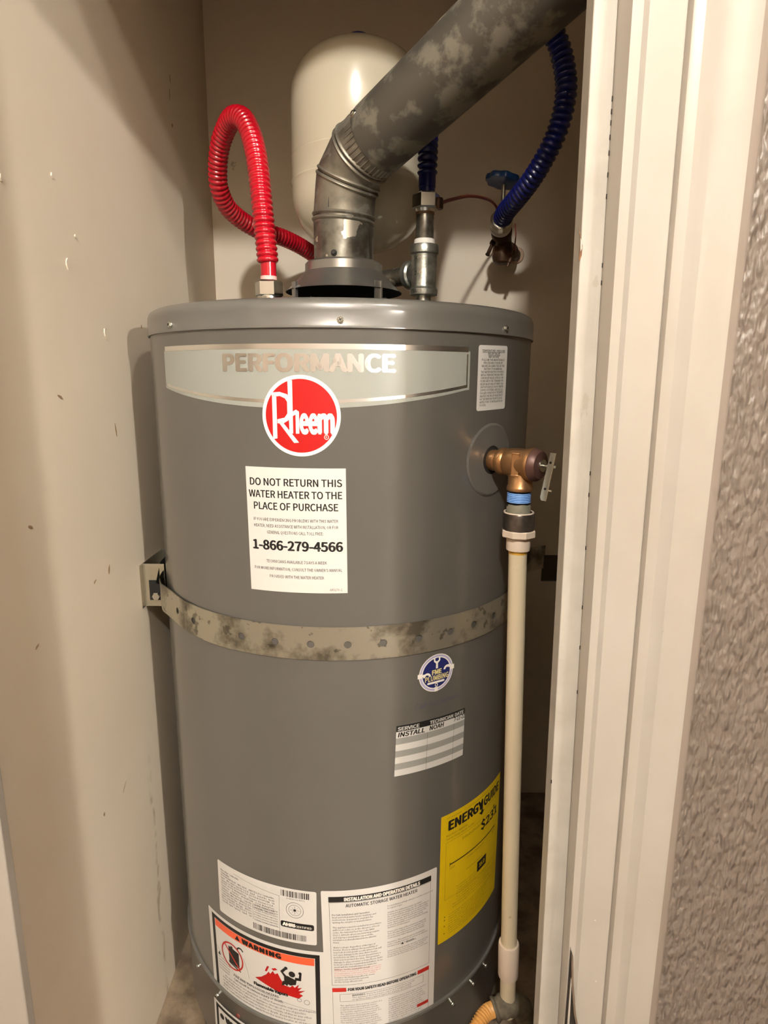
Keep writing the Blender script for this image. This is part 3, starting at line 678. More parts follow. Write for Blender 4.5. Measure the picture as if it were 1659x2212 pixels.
# installation sticker
I_ = Sticker((-.0640, .7590), (.5265, .7642), (-.0400, .5000), (.5310, .5000), 150.5, 262, wh)
st = I_.build('instruction_sticker', [rect(0, 0, 150.5, 262, 2)], paper_mat, S0)
st['label'] = 'tall white instruction sheet with small print'
I_.build('heading_bar', [rect(9, 8.5, 142, 16.5)], black_mat, S1, st)
I_.build('heading_lettering', [text('INSTALLATION AND OPERATION DETAILS', 77, 15.1, 4.8, 97, 'C', .035, 2)], white_ink, S2, st)
I_.build('title_lettering', [text('AUTOMATIC STORAGE WATER HEATER', 76, 24.5, 4.6, 92, 'C', .012, 2)], black_mat, S1, st)
I_.build('safety_heading', [text('FOR YOUR SAFETY READ BEFORE OPERATING', 76, 151.5, 4.3, 92, 'C', .03, 2)], black_mat, S1, st)
I_.build('warning_lettering', [text('WARNING', 35, 160.0, 2.8, 17, 'L', .03, 1)], black_mat, S1, st)
I_.build('warning_lettering', [text('WARNING', 107, 95.3, 2.6, 14, 'L', .01, 1), poly([(100, 95.3), (102, 91.8), (104, 95.3)])], black_mat, S1, st)
I_.build('ruling', [outline(9.5, 17, 141.5, 142, .35), outline(9.5, 150, 141.5, 262, .35), outline(19, 156, 133, 168, .35)], grey_ink, S1, st)
for rb in ((9.5, 146, 27.5, 152.2), (124, 146, 141.5, 152.2), (124, 200, 141.5, 205), (9.5, 214, 27, 218)): I_.build('red_block', [rect(*rb)], darkred_ink, S2, st)
lp = ['For Safe Installation and Operation', 'Read and follow water heater markings and', 'instructions. A manual is available by', 'writing the retailer or manufacturer.', '', 'This appliance must be installed in accordance',
      'with local codes or, in the absence of local', 'codes, the National Fuel Gas Code, ANSI', 'Z223.1. Altitude above sea level may require', 'and improper installation can void the', 'installation in Manufactured Home (Mobile', 'Home).', '',
      'Water Leakage: Regardless of the type of', 'heater, there is always the possibility it', 'may leak at some point. Locate where leak will', 'not cause damage to the area. Water heater', 'installed in an attic or closet should have a', 'drain pan to protect the area. This prevents', 'damage to adjacent areas or lower floors. Refer',
      'to local codes for required installation. In no', 'event will the manufacturer be liable for', 'damage. See the manual for details.']
gs = [text(s, 13, 36.2 + i * 3.75, 2.35, (len(s) / 46) * 61, 'L', .022 if i in (0,) else .004, 1) for i, s in enumerate(lp) if s]
rp = ['For installation at high altitudes read the manual and', 'to supply of gas.', '', 'Suitable for combination water (potable)', 'heating and space heating only. All components of', 'the system must be suitable for use with potable', 'water. No toxic chemicals, such as those used for',
      'boiler treatment, shall be introduced into the', 'water. Never connect to any heating system', 'previously used with a non-potable water heating', 'appliance. See the manual.', '', 'Proper care: Inspect flue and burner regularly', 'Turn off power when service is required. Check',
      'for leaks. Gas vents must be clear. See care', 'section in your Owner Manual for the details', '', 'Insulation: This water heater is insulated to', 'reduce standby heat loss. Do not use an external', 'blanket or jacket on this unit.']
gs += [text(s, 82, 33 + i * 3.2, 2.2, (len(s) / 50) * 58, 'L', .0, 1) for i, s in enumerate(rp) if s]
gs += [text(s, 82, 100.5 + i * 3.0, 2.0, 57 - 3 * (i % 3), 'L', 0, 1) for i, s in enumerate(['Failure to Properly Install, Operate, Vent and Use', 'this product can cause injury or death. Read and', 'understand the whole manual before starting this', 'heater for the first time. Keep the vent clear.'])]
gs += [text(s, 13, 138 - 7 + i * 3.4, 2.2, 52 - 8 * i, 'L', 0, 1) for i, s in enumerate(['Insulation: this blanket may affect the heater', 'operation and can void the warranty', 'for this energy efficient unit.'])]
bp_ = ['This appliance does not have a pilot. It is equipped with', 'an ignition device which lights the burner. Do not try', 'to light the burner by hand. Before operating smell all', 'around the appliance area for gas.']
gs += [text(s, 35, 160 + 3.2 * (i + 1), 2.0, 80, 'L', 0, 1) for i, s in enumerate(bp_[:2])] + [text('If you do not follow these instructions exactly', 54, 160, 2.0, 66, 'L', 0, 1)]
for c0, x in ((0, 19), (1, 83)):
    for i in range(24):
        gs.append(text(bp_[(i + c0) % 4][:44], x, 175 + i * 3.4, 2.1, 55 - (i * 7) % 9, 'L', 0, 1))
I_.build('fine_print', gs, fine_ink, S1, st)
I_.build('red_print', [text(s, 13, 121 - 2.5 + i * 3.1, 2.0, 60 - 6 * (i == 3), 'L', 0, 1) for i, s in enumerate(['WARNING: Failure to follow these instructions can', 'result in fire or explosion or exposure to carbon', 'monoxide which could cause property damage or', 'personal injury or even loss of life.'])], pink_ink, S1, st)

# yellow energy label
E_ = Sticker((.5441, .8339), (1.0650, .8339), (.5465, .6413), (1.0670, .6413), 133, 192.5, wh)
st = E_.build('energy_label', [rect(0, 0, 133, 192.5, 1)], yellow_mat, S0)
st['label'] = 'yellow energy consumption label'
arr = [poly([(78, 34.5), (71.0, 28.5), (76.2, 28.5), (76.2, 11), (80, 11), (80, 28.5), (85.0, 28.5)])]
E_.build('lettering', [text('ENERGY', 13, 24.0, 13.0, 66, 'L', .03, 3), text('GUIDE', 83, 24.0, 13.0, 44, 'L', .03, 3), text('$231', 78, 58, 12.5, 46, 'L', .02, 3), poly([(112, 47.5), (112, 40), (115, 40), (115, 47.5)])] + arr +
         [rect(16, 75.5, 118, 77.3), rect(16, 73.5, 16.8, 79.5), rect(117.5, 73.5, 118.3, 79.5), rect(72, 105, 95, 121)], black_mat, S1, st)
E_.build('box_lettering', [text('35.0', 83.5, 116, 6, 14, 'C', .02, 2)], yellow_mat, S2, st)
gs = [text('U.S. Government', 10, 7, 2.6, 24, 'L', 0, 1), text('Federal law prohibits removal of this label before consumer purchase.', 48, 7, 2.2, 76, 'L', 0, 1),
      text('Water Heater - Natural Gas', 9, 33, 3.2, 38, 'L', .01, 1), text('Tank Size (Storage Capacity): 38 gallons', 9, 38, 3.2, 52, 'L', .01, 1), text('Capacity (first hour rating)', 88, 30, 2.2, 30, 'L', 0, 1), text('Estimated Yearly Energy Cost', 38, 49.5, 3.8, 62, 'L', .01, 1),
      text('$219', 16, 84, 3.4, 9, 'L', .01, 1), text('$251', 110, 84, 3.4, 9, 'L', .01, 1), text('Cost Range of Similar Models', 48, 84, 3, 38, 'L', 0, 1), text('First Hour Rating', 66, 102, 2.8, 36, 'C', 0, 1), outline(9, 41, 124, 128, .35)]
ep = ['Your cost will depend on your utility rates and use.', 'Cost range based only on standard capacity', 'models fueled by natural gas.', 'Estimated energy cost is based on a national average']
gs += [text(ep[i % 4], 30 if i < 6 else 24, 118 + i * 4.1, 2.3, 40 if i < 3 else 84 - (i * 7) % 16, 'L', 0, 1) for i in range(8)]
for i in range(9): gs.append(text(ep[(i + 1) % 4], 17, 155 + i * 3.7, 2.3, 96 - (i * 11) % 23, 'L', 0, 1))
for y in (154, 159, 168.5, 180): gs.append(disc(10, y, 1.1, 10))
E_.build('fine_print', gs, mat('olive_ink', (112, 92, 18), .5), S1, st)

# relief valve opening and its round escutcheon
TH = .790; e1 = Vector((sin(TH), -cos(TH), 0)); ZV = 1.2795; V0 = e1 * R + Vector((0, 0, ZV))
g = lathe([(.0165, 0), (.0165, .0016), (.0400, .0016), (.0425, .0004), (.0425, 0)], 64, capped=False)
Mx = axis_mat((0, 0, 0), e1, (0, 0, 1)); gv = []
for v in g[0]:   # bend the plate with the jacket
    p = Mx @ v; s_ = p.dot(Vector((cos(TH), sin(TH), 0))); th = TH + s_ / R
    rr_ = R + .0003 + v.z; gv.append(Vector((rr_ * sin(th), -rr_ * cos(th), ZV + p.z)))
obj('escutcheon', (gv, g[1]), jacket_mat, wh, angle=25)
obj('valve_hole', tubeat(V0 - e1 * .001, e1, [(.0172, 0), (.0172, .0022)], 40), inside_mat, wh)

# ------------------------------------------------------------------ relief valve (brass) with lever
rv = thing('relief_valve', V0, 'brass temperature and pressure relief valve with a metal lever', 'valve')
obj('inlet', tubeat(V0, e1, [(.0118, .0012), (.0122, .004), (.0122, .0085), (.0108, .0098), (.0112, .0112), (.0145, .0130), (.0155, .0165), (.0155, .0200), (.0140, .0225), (.0150, .0250)], 40), brass_mat, rv)
obj('valve_body', join(tubeat(V0, e1, [(.0148, .0245), (.0160, .027), (.0165, .034), (.0168, .048), (.0182, .0530), (.0186, .0555), (.0178, .0575)], 48),
    tubeat(V0 + e1 * .041, (0, 0, -1), [(.0105, 0), (.0138, .012), (.0135, .0245), (.0146, .0262), (.0150, .0285), (.0146, .0305), (.0120, .0310)], 40)), brass_mat, rv)
obj('name_plate', xf(join(box(.0125, .0172, -.0040, .0040, -.0125, .0125), box(.017, .0180, -.0044, .0044, -.0130, -.0112), box(.017, .0180, -.0044, .0044, .0112, .0130), box(.017, .0178, -.0044, -.0036, -.0125, .0125), box(.017, .0178, .0036, .0044, -.0125, .0125)),
    Matrix.Translation(V0 + e1 * .037) @ Matrix.Rotation(atan2(-.92, -.39), 4, 'Z')), brass_mat, rv, bevel=.0004)
obj('valve_cap', tubeat(V0, e1, [(.0178, .0573), (.0185, .0585), (.0180, .0620), (.0150, .0660), (.008, .0675)], 48), cap_mat, rv)
obj('stem', tubeat(V0, e1, [(.0070, .0670), (.0070, .0690), (.0022, .0690), (.0022, .0850)], 24), screw_mat, rv)
lt, lb = Vector((.2345, -.250, 1.2960)), Vector((.2265, -.252, 1.2455)); la = (lb - lt).normalized()
nrm = (Vector((0.0574, -.896, 1.37)) - lt).normalized(); sd = la.cross(nrm).normalized(); nn_ = sd.cross(la).normalized()
ML = Matrix((sd, nn_, la)).transposed().to_4x4(); ML.translation = lt
ln = (lb - lt).length
lev = join(box(-.0042, .0022, -.0005, .0005, 0, ln), box(.0016, .0026, -.0005, -.0070 + .0, 0, ln))
if sd.x < 0: ML = ML @ Matrix.Scale(-1, 4, (1, 0, 0))
lo = obj('lever', xf(prism([(-.0036, .0008), (-.0028, 0), (.0020, 0), (.0020, ln), (-.0030, ln), (-.0044, ln - .003), (-.0044, ln - .006)], -.0004, .0004), ML @ Matrix(((1, 0, 0, 0), (0, 0, 1, 0), (0, 1, 0, 0), (0, 0, 0, 1)))), mat('lever_zinc', (160, 162, 154), .5, metal=.3), rv, smooth=False)
obj('lever_flange', xf(box(.0018, .0026, -.0060, .0012, 0, ln), ML), bracket_mat, lo, smooth=False, bevel=.0002)
for zz in (.0105, .0385): obj('lever_hole', xf(join(tubeat((-.0012, 0, zz), (0, 1, 0), [(.0013, -.0009), (.0013, .0009)], 14)), ML), dark_metal, lo)
obj('test_knob', xf(tubeat((.0034, -.0024, .040), (1, 0, 0), [(.0014, -.001), (.0014, .002), (.0008, .0026)], 12), ML), screw_mat, lo)

# ------------------------------------------------------------------ discharge pipe
PX = V0 + e1 * .041; d0 = Vector((.0220, 0, -.70)).normalized()
def on_pipe(z):
    t = (1.247 - z) / .72; return Vector((PX.x - .0005 + .0222 * max(0, t), PX.y, z))
dp = thing('discharge_pipe', on_pipe(.54), 'cream plastic discharge pipe dropping from the brass relief valve', 'pipe')
rings_ = []
for k in range(6): z = -.0015 - k * .0019; rings_ += [(.0128, z), (.0134, z - .0009)]
obj('sealant_tape', tubeat(on_pipe(1.248), (0, 0, 1), [(r, z) for r, z in rings_][::-1], 36), tape_blue, dp)
def wavy(z0, z1, r, M, name, par):
    V, F = [], []; n = 48
    for j, z in enumerate((z0, z1)):
        for k in range(n):
            a = 2 * pi * k / n; zz = z if j == 0 else z1 + .0022 * sin(3 * a + .6) * abs(sin(a + .5)) + .0012 * cos(5 * a)
            V.append(Vector((PX.x - .0003 + r * cos(a), PX.y + r * sin(a), zz)))
    for k in range(n): F.append((k, (k + 1) % n, n + (k + 1) % n, n + k))
    return obj(name, (V, F), M, par)
obj('threaded_end', tubeat(on_pipe(1.219), (0, 0, 1), [(.0126, 0), (.0128, .012), (.0122, .014)], 36), thread_mat, dp)
wavy(1.222, 1.2330, .01352, thread_mat, 'thread_collar', dp)
obj('union_nut', join(tubeat(on_pipe(1.203), (0, 0, 1), [(.0165, 0), (.0178, .001), (.0178, .0190), (.0170, .0205), (.0150, .0208), (.0148, .0170), (.0128, .0165)], 48)), union_mat, dp)
obj('union_lip', tubeat(on_pipe(1.2225), (0, 0, 1), [(.0160, 0), (.0172, .0010), (.0168, .0022), (.0152, .0020)], 40, capped=False), cpvc_socket, dp)
hx = xf(hexprism(.0196, 0, .0085, .0010, 8, .25), axis_mat(on_pipe(1.1955), (0, 0, 1), (1, 0, 0)))
obj('hex_collar', hx, cpvc_socket, dp, smooth=False)
obj('socket', tubeat(on_pipe(1.1795), (0, 0, 1), [(.0118, 0), (.0134, .0004), (.0136, .003), (.0136, .0130), (.0126, .0165)], 40), cpvc_socket, dp)
P, L_ = catmull([on_pipe(1.185), on_pipe(1.0), on_pipe(.8), on_pipe(.65), on_pipe(.52)], .02)
pipe = obj('pipe', sweep(P, lambda i: .0104, 32), pvc_mat, dp)
obj('glue_stain', tubeat(on_pipe(1.1755), (0, 0, 1), [(.01055, 0), (.01060, .005)], 32, capped=False), mat('yellow_glue', (206, 156, 58), .35), pipe)
ca = (on_pipe(.585) - on_pipe(.64)).normalized()
obj('coupling', tubeat(on_pipe(.5835), -ca, [(.0110, 0), (.0132, .0006), (.0136, .003), (.0138, .050), (.0130, .0530), (.0112, .0532)], 44), cpvc_socket, dp)

# ------------------------------------------------------------------ corrugated gas line and grey wrapped joint, bottom right
gj = thing('wrapped_joint', on_pipe(.52), 'grey tape-wrapped pipe joint at the foot of the discharge pipe', 'pipe joint')
gp, _ = catmull([on_pipe(.528) + Vector((-.020, -.006, .004)), on_pipe(.532) + Vector((0, -.002, .004)), on_pipe(.526) + Vector((.018, .004, 0)), on_pipe(.50) + Vector((.028, .006, 0))], .003)
rn = random.Random(2); rr2 = [.0145 + rn.uniform(-.0012, .0012) for _ in gp]
obj('wrap', sweep(gp, lambda i: rr2[i], 20), grime_mat, gj)
gl = thing('flexible_gas_line', (.20, -.23, .50), 'orange corrugated flexible line beside the foot of the discharge pipe', 'hose')
gp, Lg = catmull([(.212, -.213, .532), (.200, -.222, .536), (.186, -.235, .530), (.172, -.248, .505), (.168, -.262, .46), (.185, -.275, PLAT + .05), (.215, -.285, PLAT + .004)], .0008)
obj('corrugated_tube', sweep(gp, lambda i: .0088 + .0010 * cos(2 * pi * i * Lg / (len(gp) - 1) / .0032), 20), orange_flex, gl)

# ------------------------------------------------------------------ seismic strap
ss = thing('seismic_strap', (0, -R, 1.08), 'perforated galvanised steel strap round the middle of the heater', 'strap')
SR = R + .0008
def strap_path():
    pts = []
    tl_ = -1.02
    # left: leaves the tank and reaches the left bracket
    pts += [Vector((-.2548, -.046)), Vector((-.2542, -.062)), Vector((-.2500, -.084)), Vector((-.2385, -.110))]
    for k in range(0, 61):
        th = -.98 + (1.62 + .98) * k / 60; pts.append(Vector((SR * sin(th), -SR * cos(th))))
    pts += [Vector((.272, .055)), Vector((.300, .085)), Vector((.326, .098))]
    return pts
SP = strap_path(); SL = [0.0]
for a, b in zip(SP, SP[1:]): SL.append(SL[-1] + (b - a).length)
def strap_at(s):
    s = max(0, min(SL[-1], s)); j = 0
    while j < len(SL) - 2 and SL[j + 1] < s: j += 1
    t = (s - SL[j]) / (SL[j + 1] - SL[j]); p = SP[j].lerp(SP[j + 1], t)
    d = (SP[min(j + 1, len(SP) - 1)] - SP[max(j - 0, 0)]).normalized()
    if j > 0: d = (d * .5 + (SP[j] - SP[j - 1]).normalized() * (1 - t) * .5 + (SP[min(j + 2, len(SP) - 1)] - SP[j + 1]).normalized() * t * .5 if j + 2 < len(SP) else d).normalized()
    return p, Vector((d.y, -d.x))
s_at_theta = lambda th: SL[4] + (th + .98) * SR
hole_th = [-.9108, -.7399, -.5796, -.4193, -.2514, -.0896, .0712, .2274, .3942, .5607, .7072, .8682, 1.03, 1.19]
holes = [s_at_theta(t) for t in hole_th if abs(t + .5796) > .01]
ZS0, ZS1 = 1.0632, 1.1023
def strap_mesh():
    V, F = [], []; hr = .0043; hz = (ZS0 + ZS1) / 2 - .0010
    us = []; s = 0.0
    cuts = sorted([0.0] + [h - .008 for h in holes] + [h + .008 for h in holes] + [SL[-1]])
    def P(u, z, off):
        p, n = strap_at(u); return Vector((p.x + n.x * off, p.y + n.y * off, z))
    for off, flip in ((.0009, False), (-.0001, True)):
        for a, b in zip(cuts, cuts[1:]):
            if b - a < 1e-6: continue
            hc = (a + b) / 2; is_h = any(abs(hc - h) < 1e-4 for h in holes)
            if not is_h:
                n = max(1, int((b - a) / .006)); base = len(V)
                for k in range(n + 1):
                    u = a + (b - a) * k / n; V += [P(u, ZS0, off), P(u, ZS1, off)]
                for k in range(n):
                    q_ = (base + 2 * k, base + 2 * k + 2, base + 2 * k + 3, base + 2 * k + 1); F.append(q_[::-1] if flip else q_)
            else:
                base = len(V); n = 24
                for k in range(n):
                    t = 2 * pi * (k + .5) / n; c_, s_ = cos(t), sin(t)
                    V.append(P(hc + hr * c_, hz + hr * s_, off))
                    m_ = max(abs(c_) / .008, abs(s_) / .0195 if s_ > 0 else abs(s_) / .0195)
                    uu, zz = c_ / m_, s_ / m_
                    zz = (ZS0 + ZS1) / 2 + zz if abs(s_) / .0195 >= abs(c_) / .008 else hz + zz
                    if abs(s_) / .0195 >= abs(c_) / .008: zz = ZS1 if s_ > 0 else ZS0
                    V.append(P(hc + uu, max(ZS0, min(ZS1, zz)), off))
                for k in range(n):
                    k2 = (k + 1) % n; q_ = (base + 2 * k, base + 2 * k + 1, base + 2 * k2 + 1, base + 2 * k2); F.append(q_[::-1] if flip else q_)
                for su, sz in ((1, 1), (-1, 1), (-1, -1), (1, -1)):   # corner triangles
                    best = sorted(range(n), key=lambda k: abs(atan2(sin(2 * pi * (k + .5) / n - atan2(sz * .0195, su * .008)), cos(2 * pi * (k + .5) / n - atan2(sz * .0195, su * .008)))))[:2]
                    V.append(P(hc + su * .008, ZS1 if sz > 0 else ZS0, off)); F.append((base + 2 * best[0] + 1, base + 2 * best[1] + 1, len(V) - 1))
    return V, F
obj('strap_band', strap_mesh(), strap_mat, ss, angle=40)
# overlap seam on the left where two straps are lapped
obj('lapped_end', (lambda g: g)(join(*[([Vector((((SR + .0012) * sin(a)), -(SR + .0012) * cos(a), z)) for a in (t, t + .02) for z in (ZS0 - .0004, ZS1 + .0004)], [(0, 2, 3, 1)]) for t in [-.665 + .02 * k for k in range(10)]])), strap_mat, ss)
# left bracket: folded zinc angle with slot and bolt
lbk = obj('wall_bracket', join(box(-.2858, -.2846, -.064, .026, 1.048, 1.112), box(-.2846, -.2720, .0235, .026, 1.050, 1.112)), bracket_mat, ss, smooth=False, bevel=.0004)
fl_ = join(box(-.2846, -.2560, -.0475, -.0460, 1.050, 1.076), box(-.2846, -.2560, -.0475, -.0460, 1.076, 1.110))
obj('bracket_flange', box(-.2846, -.2535, -.0555, -.0540, 1.049, 1.112), bracket_mat, ss, smooth=False, bevel=.0004)
obj('flange_slot', box(-.2765, -.2595, -.0562, -.0554, 1.0585, 1.0880), dark_metal, ss, smooth=False)
obj('bolt', xf(hexprism(.0062, 0, .005, .001), axis_mat((-.2665, -.0560, 1.0650), (0, -1, 0))), nut_mat, ss)
bt = Matrix.Translation(Vector((-.2490, -.040, 1.118))) @ Matrix.Rotation(.2, 4, 'Y')
obj('bent_tab', xf(prism([(-.018, -.020), (-.002, -.030), (.006, -.030), (.004, .022), (-.010, .010)], -.0006, .0006), Matrix.Translation((-.2510, -.0480, 1.105)) @ Matrix.Rotation(radians(90), 4, 'X') @ Matrix.Rotation(radians(35), 4, 'Y')), mat('dark_tab', (38, 40, 36), .3, metal=.8), ss, smooth=False)
# right bracket on the right wall
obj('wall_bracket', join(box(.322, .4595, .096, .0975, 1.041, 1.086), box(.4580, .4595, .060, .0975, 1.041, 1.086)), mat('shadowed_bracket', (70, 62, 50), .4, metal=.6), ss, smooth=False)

# ------------------------------------------------------------------ vent pipe
vp = thing('vent_pipe', (0, 0, 1.5245), 'weathered galvanised vent pipe with an adjustable elbow rising from the draft hood', 'vent pipe')
obj('collar_pipe', lathe([(.0402, 1.5150), (.0402, 1.5240), (.0399, 1.5300), (.0404, 1.5780), (.0406, 1.5800)], 64, capped=False), stub_mat, vp)
DUCT_A = Vector((.666, -.666, .335)).normalized(); h_ = Vector((.7071, -.7071, 0))
P0 = Vector((0, 0, 1.5800)); a0, a1_, a2_ = 0.0, .20, .785
def dr(a): return Vector((0, 0, cos(a))) + h_ * sin(a)
P1_ = P0 + dr(a1_) * .0467; P2_ = P1_ + dr(a2_) * .0382; P3_ = P2_ + DUCT_A * .029
nodes = [P0, P1_, P2_, P3_]; dirs = [dr(0), dr(a1_), dr(a2_), DUCT_A, DUCT_A]
side = Vector((.7071, .7071, 0))
def miter(p, d_in, d_out, r, shift, seg=64):
    """ring on the bisecting plane, shifted along the axis"""
    n = (d_in + d_out).normalized(); v = n.cross(side).normalized(); k = 1 / max(.6, n.dot(d_in)); c = p + n * shift
    return [c + r * (cos(2 * pi * i / seg) * side + sin(2 * pi * i / seg) * v * k) for i in range(seg)]
def skin(rs):
    n = len(rs[0]); V = [v for r in rs for v in r]; F = []
    for j in range(len(rs) - 1):
        for i in range(n): F.append((j * n + i, j * n + (i + 1) % n, (j + 1) * n + (i + 1) % n, (j + 1) * n + i))
    return V, F
rad = [.0404, .0408, .0412, .0412]
def gore(i, beads=True):
    p, q_ = nodes[i], nodes[i + 1]
    A = lambda sh, r: miter(p, dirs[i], dirs[i + 1], r, sh); Bm = lambda sh, r: miter(q_, dirs[i + 1], dirs[i + 2] if i + 2 < len(dirs) else DUCT_A, r, sh)
    r0, r1 = rad[i], rad[i + 1]; bd = lambda f, s0, rr: [f(s0 - .0022, rr), f(s0 - .0015, rr + .0014), f(s0, rr + .0022), f(s0 + .0015, rr + .0014), f(s0 + .0022, rr)]
    rs = [A(.0004, r0)] + bd(A, .0032, r0) + [A(.0075, r0)]
    if i < 2: rs += [Bm(-.0075, r1)] + bd(Bm, -.0032, r1) + [Bm(-.0004, r1)]
    else: rs += [Bm(-.014, r1), Bm(-.002, r1 - .0008), Bm(.004, r1 - .0010)]
    return skin(rs)
lower = skin([miter(P0, dirs[0], dirs[0], .0402, s_) for s_ in (-.0100,)] + [miter(P0, dirs[0], dirs[1], .0404 + b_, s_) for s_, b_ in ((-.0060, 0), (-.0052, .0014), (-.0035, .0022), (-.0020, .0014), (-.0012, 0), (-.0004, 0))])
obj('elbow_gore', lower, galv_mat, vp, angle=50)
for i in range(3): obj('elbow_gore', gore(i), galv_mat, vp, angle=50)
# crimp ribs near the joint
u_, v_ = side, DUCT_A.cross(side).normalized(); g = []
for k in range(40):
    a = 2 * pi * k / 40; nrm_ = cos(a) * u_ + sin(a) * v_; p = P3_ - DUCT_A * .011 + nrm_ * .0406
    Mx = Matrix((DUCT_A.cross(nrm_), nrm_, DUCT_A)).transposed().to_4x4(); Mx.translation = p
    g.append(xf(lathe([(.0004, -.009), (.0012, -.006), (.0015, 0), (.0012, .007), (.0006, .010)], 8), Mx))
obj('crimp_rib', join(*g), galv_mat, vp)
Ld = (XR - .085 - P3_.x) / DUCT_A.x
Ld = min(Ld, .362)
obj('straight_duct', tubeat(P3_, DUCT_A, [(.0405, 0), (.0424, 0), (.0427, .0006), (.0424, .003), (.0424, Ld)], 72, capped=False), duct_mat, vp)
obj('seam_line', sweep([P3_ + DUCT_A * t - v_ * .0 + (cos(2.25) * u_ + sin(2.25) * v_) * .0425 for t in (0.001, Ld)], lambda i: .0006, 8), duct_mat, vp)
def vscrew(p, n, M=screw_mat, r=.0034):
    g = join(xf(hexprism(r, 0, .0028, .0006), axis_mat(p, n)), tubeat(p, n, [(r * 1.4, 0), (r * 1.3, .0008)], 20)); obj('screw', g, M, vp)
an = (cos(pi * .0) * 0 * u_)
camv = Vector((.0574, -.896, 1.37))
cn = (camv - P3_); cn = (cn - DUCT_A * cn.dot(DUCT_A)).normalized(); cs = DUCT_A.cross(cn).normalized()
nn2 = (cos(1.12) * cn + sin(1.12) * cs); nn3 = (cos(1.12) * cn - sin(1.12) * cs)
best = nn2 if nn2.z > nn3.z else nn3
vscrew(P3_ + best * .0425 + DUCT_A * .005, best)
vscrew(Vector((-.0105, -.0392, 1.5305)), (-.26, -.966, 0), black_mat, .0030)
obj('lock_seam', sweep([Vector((-.0170, -.0370, 1.5860)), Vector((-.0150, -.0385, 1.6150))], lambda i: .0005, 8), dark_metal, vp)

# ------------------------------------------------------------------ expansion tank behind the vent
et = thing('expansion_tank', (.015, .13, 1.56), 'cream enamelled expansion tank standing upright behind the vent pipe', 'tank')
RT = .1005; pr = []
for k in range(1, 15):
    a = pi / 2 * k / 14; pr.append((RT * sin(a) ** .85, 1.640 - .078 * cos(a)))
pr += [(RT, 1.6500), (RT + .0006, 1.6545), (RT + .0016, 1.6560), (RT + .0016, 1.6580), (RT - .0002, 1.6592), (RT, 1.6605), (RT, 1.6890), (RT + .0006, 1.6900), (RT + .0006, 1.6915), (RT - .0008, 1.6925), (RT, 1.6945)]
for k in range(1, 15):
    a = pi / 2 * k / 14; pr.append((RT * cos(a) ** .75 + .0002, 1.772 + .072 * sin(a)))
obj('shell', move(lathe(pr, 96), (.015, .13, 0)), tank_white, et, angle=60)
obj('air_cap', move(lathe([(.019, 1.838), (.019, 1.852), (.0165, 1.857), (.008, 1.859)], 32), (.015, .13, 0)), blue_cap, et)
obj('stem', join(move(lathe([(.013, 1.500), (.013, 1.56), (.018, 1.565), (.018, 1.572)], 32), (.015, .13, 0))), steel_mat, et)

# ------------------------------------------------------------------ cold side: tee, nipple, blue hose
TX, TY = .1105, .020
tf = thing('tee_fitting', (TX, TY, 1.4455), 'galvanised pipe tee standing on the lid to the right of the draft hood', 'fitting')
bz = lambda *pr_: move(lathe(list(pr_), 48), (TX, TY, 0))
obj('nipple', bz((.0105, 1.4458), (.0105, 1.4870)), steel_mat, tf)
obj('tee_body', join(bz((.0150, 1.4855), (.0192, 1.4862), (.0195, 1.4880), (.0195, 1.4935), (.0180, 1.4955), (.0172, 1.4980), (.0178, 1.5360), (.0180, 1.5390), (.0200, 1.5408), (.0202, 1.5490), (.0190, 1.5520), (.0150, 1.5528)),
    tubeat((TX, TY, 1.5160), Vector((-.088, .100, 0)), [(.0165, 0), (.0168, .018), (.0192, .0205), (.0196, .0290), (.0180, .0310), (.0130, .0312)], 48)), steel_mat, tf)
rn = random.Random(5)
gm = Sticker((0, 0), (0, 0), (0, 0), (0, 0), 1, 1)
def curved_text(s, cx, cy, r, th0, z, h, name, M, par):
    V, F = text(s, 0, 0, h * 1000, None, 'C', .02, 2); out = []
    for v in V:
        th = th0 + v.x / 1000 / r; out.append(Vector((cx + r * sin(th), cy - r * cos(th), z - v.y / 1000)))
    return obj(name, (out, F), M, par, smooth=False)
curved_text('NAYK', TX, TY, .0182, -.62, 1.532, .0040, 'cast_mark', nut_mat, tf)
curved_text('LSNI', TX, TY, .0198, -.55, 1.4885, .0040, 'cast_mark', nut_mat, tf)
curved_text('3/4', TX, TY, .0182, -.55, 1.512, .0050, 'cast_mark', nut_mat, tf)
obj('thread_tape', bz((.0142, 1.5520), (.0146, 1.5540), (.0140, 1.5590), (.0128, 1.5598)), teflon_mat, tf)
obj('upper_nipple', bz((.0120, 1.5590), (.0124, 1.5600), (.0124, 1.5880), (.0120, 1.5930)), stub_mat, tf)
obj('seal_ring', bz((.0124, 1.5905), (.0129, 1.5915), (.0129, 1.5950), (.0120, 1.5960)), mat('brown_dope', (84, 58, 34), .5), tf)
obj('branch_pipe', sweep(catmull([(TX - .020, TY + .023, 1.516), (.070, .066, 1.516), (.040, .100, 1.516), (.022, .122, 1.516), (.015, .13, 1.520), (.015, .13, 1.54)], .004)[0], lambda i: .0128, 28), stub_mat, tf)

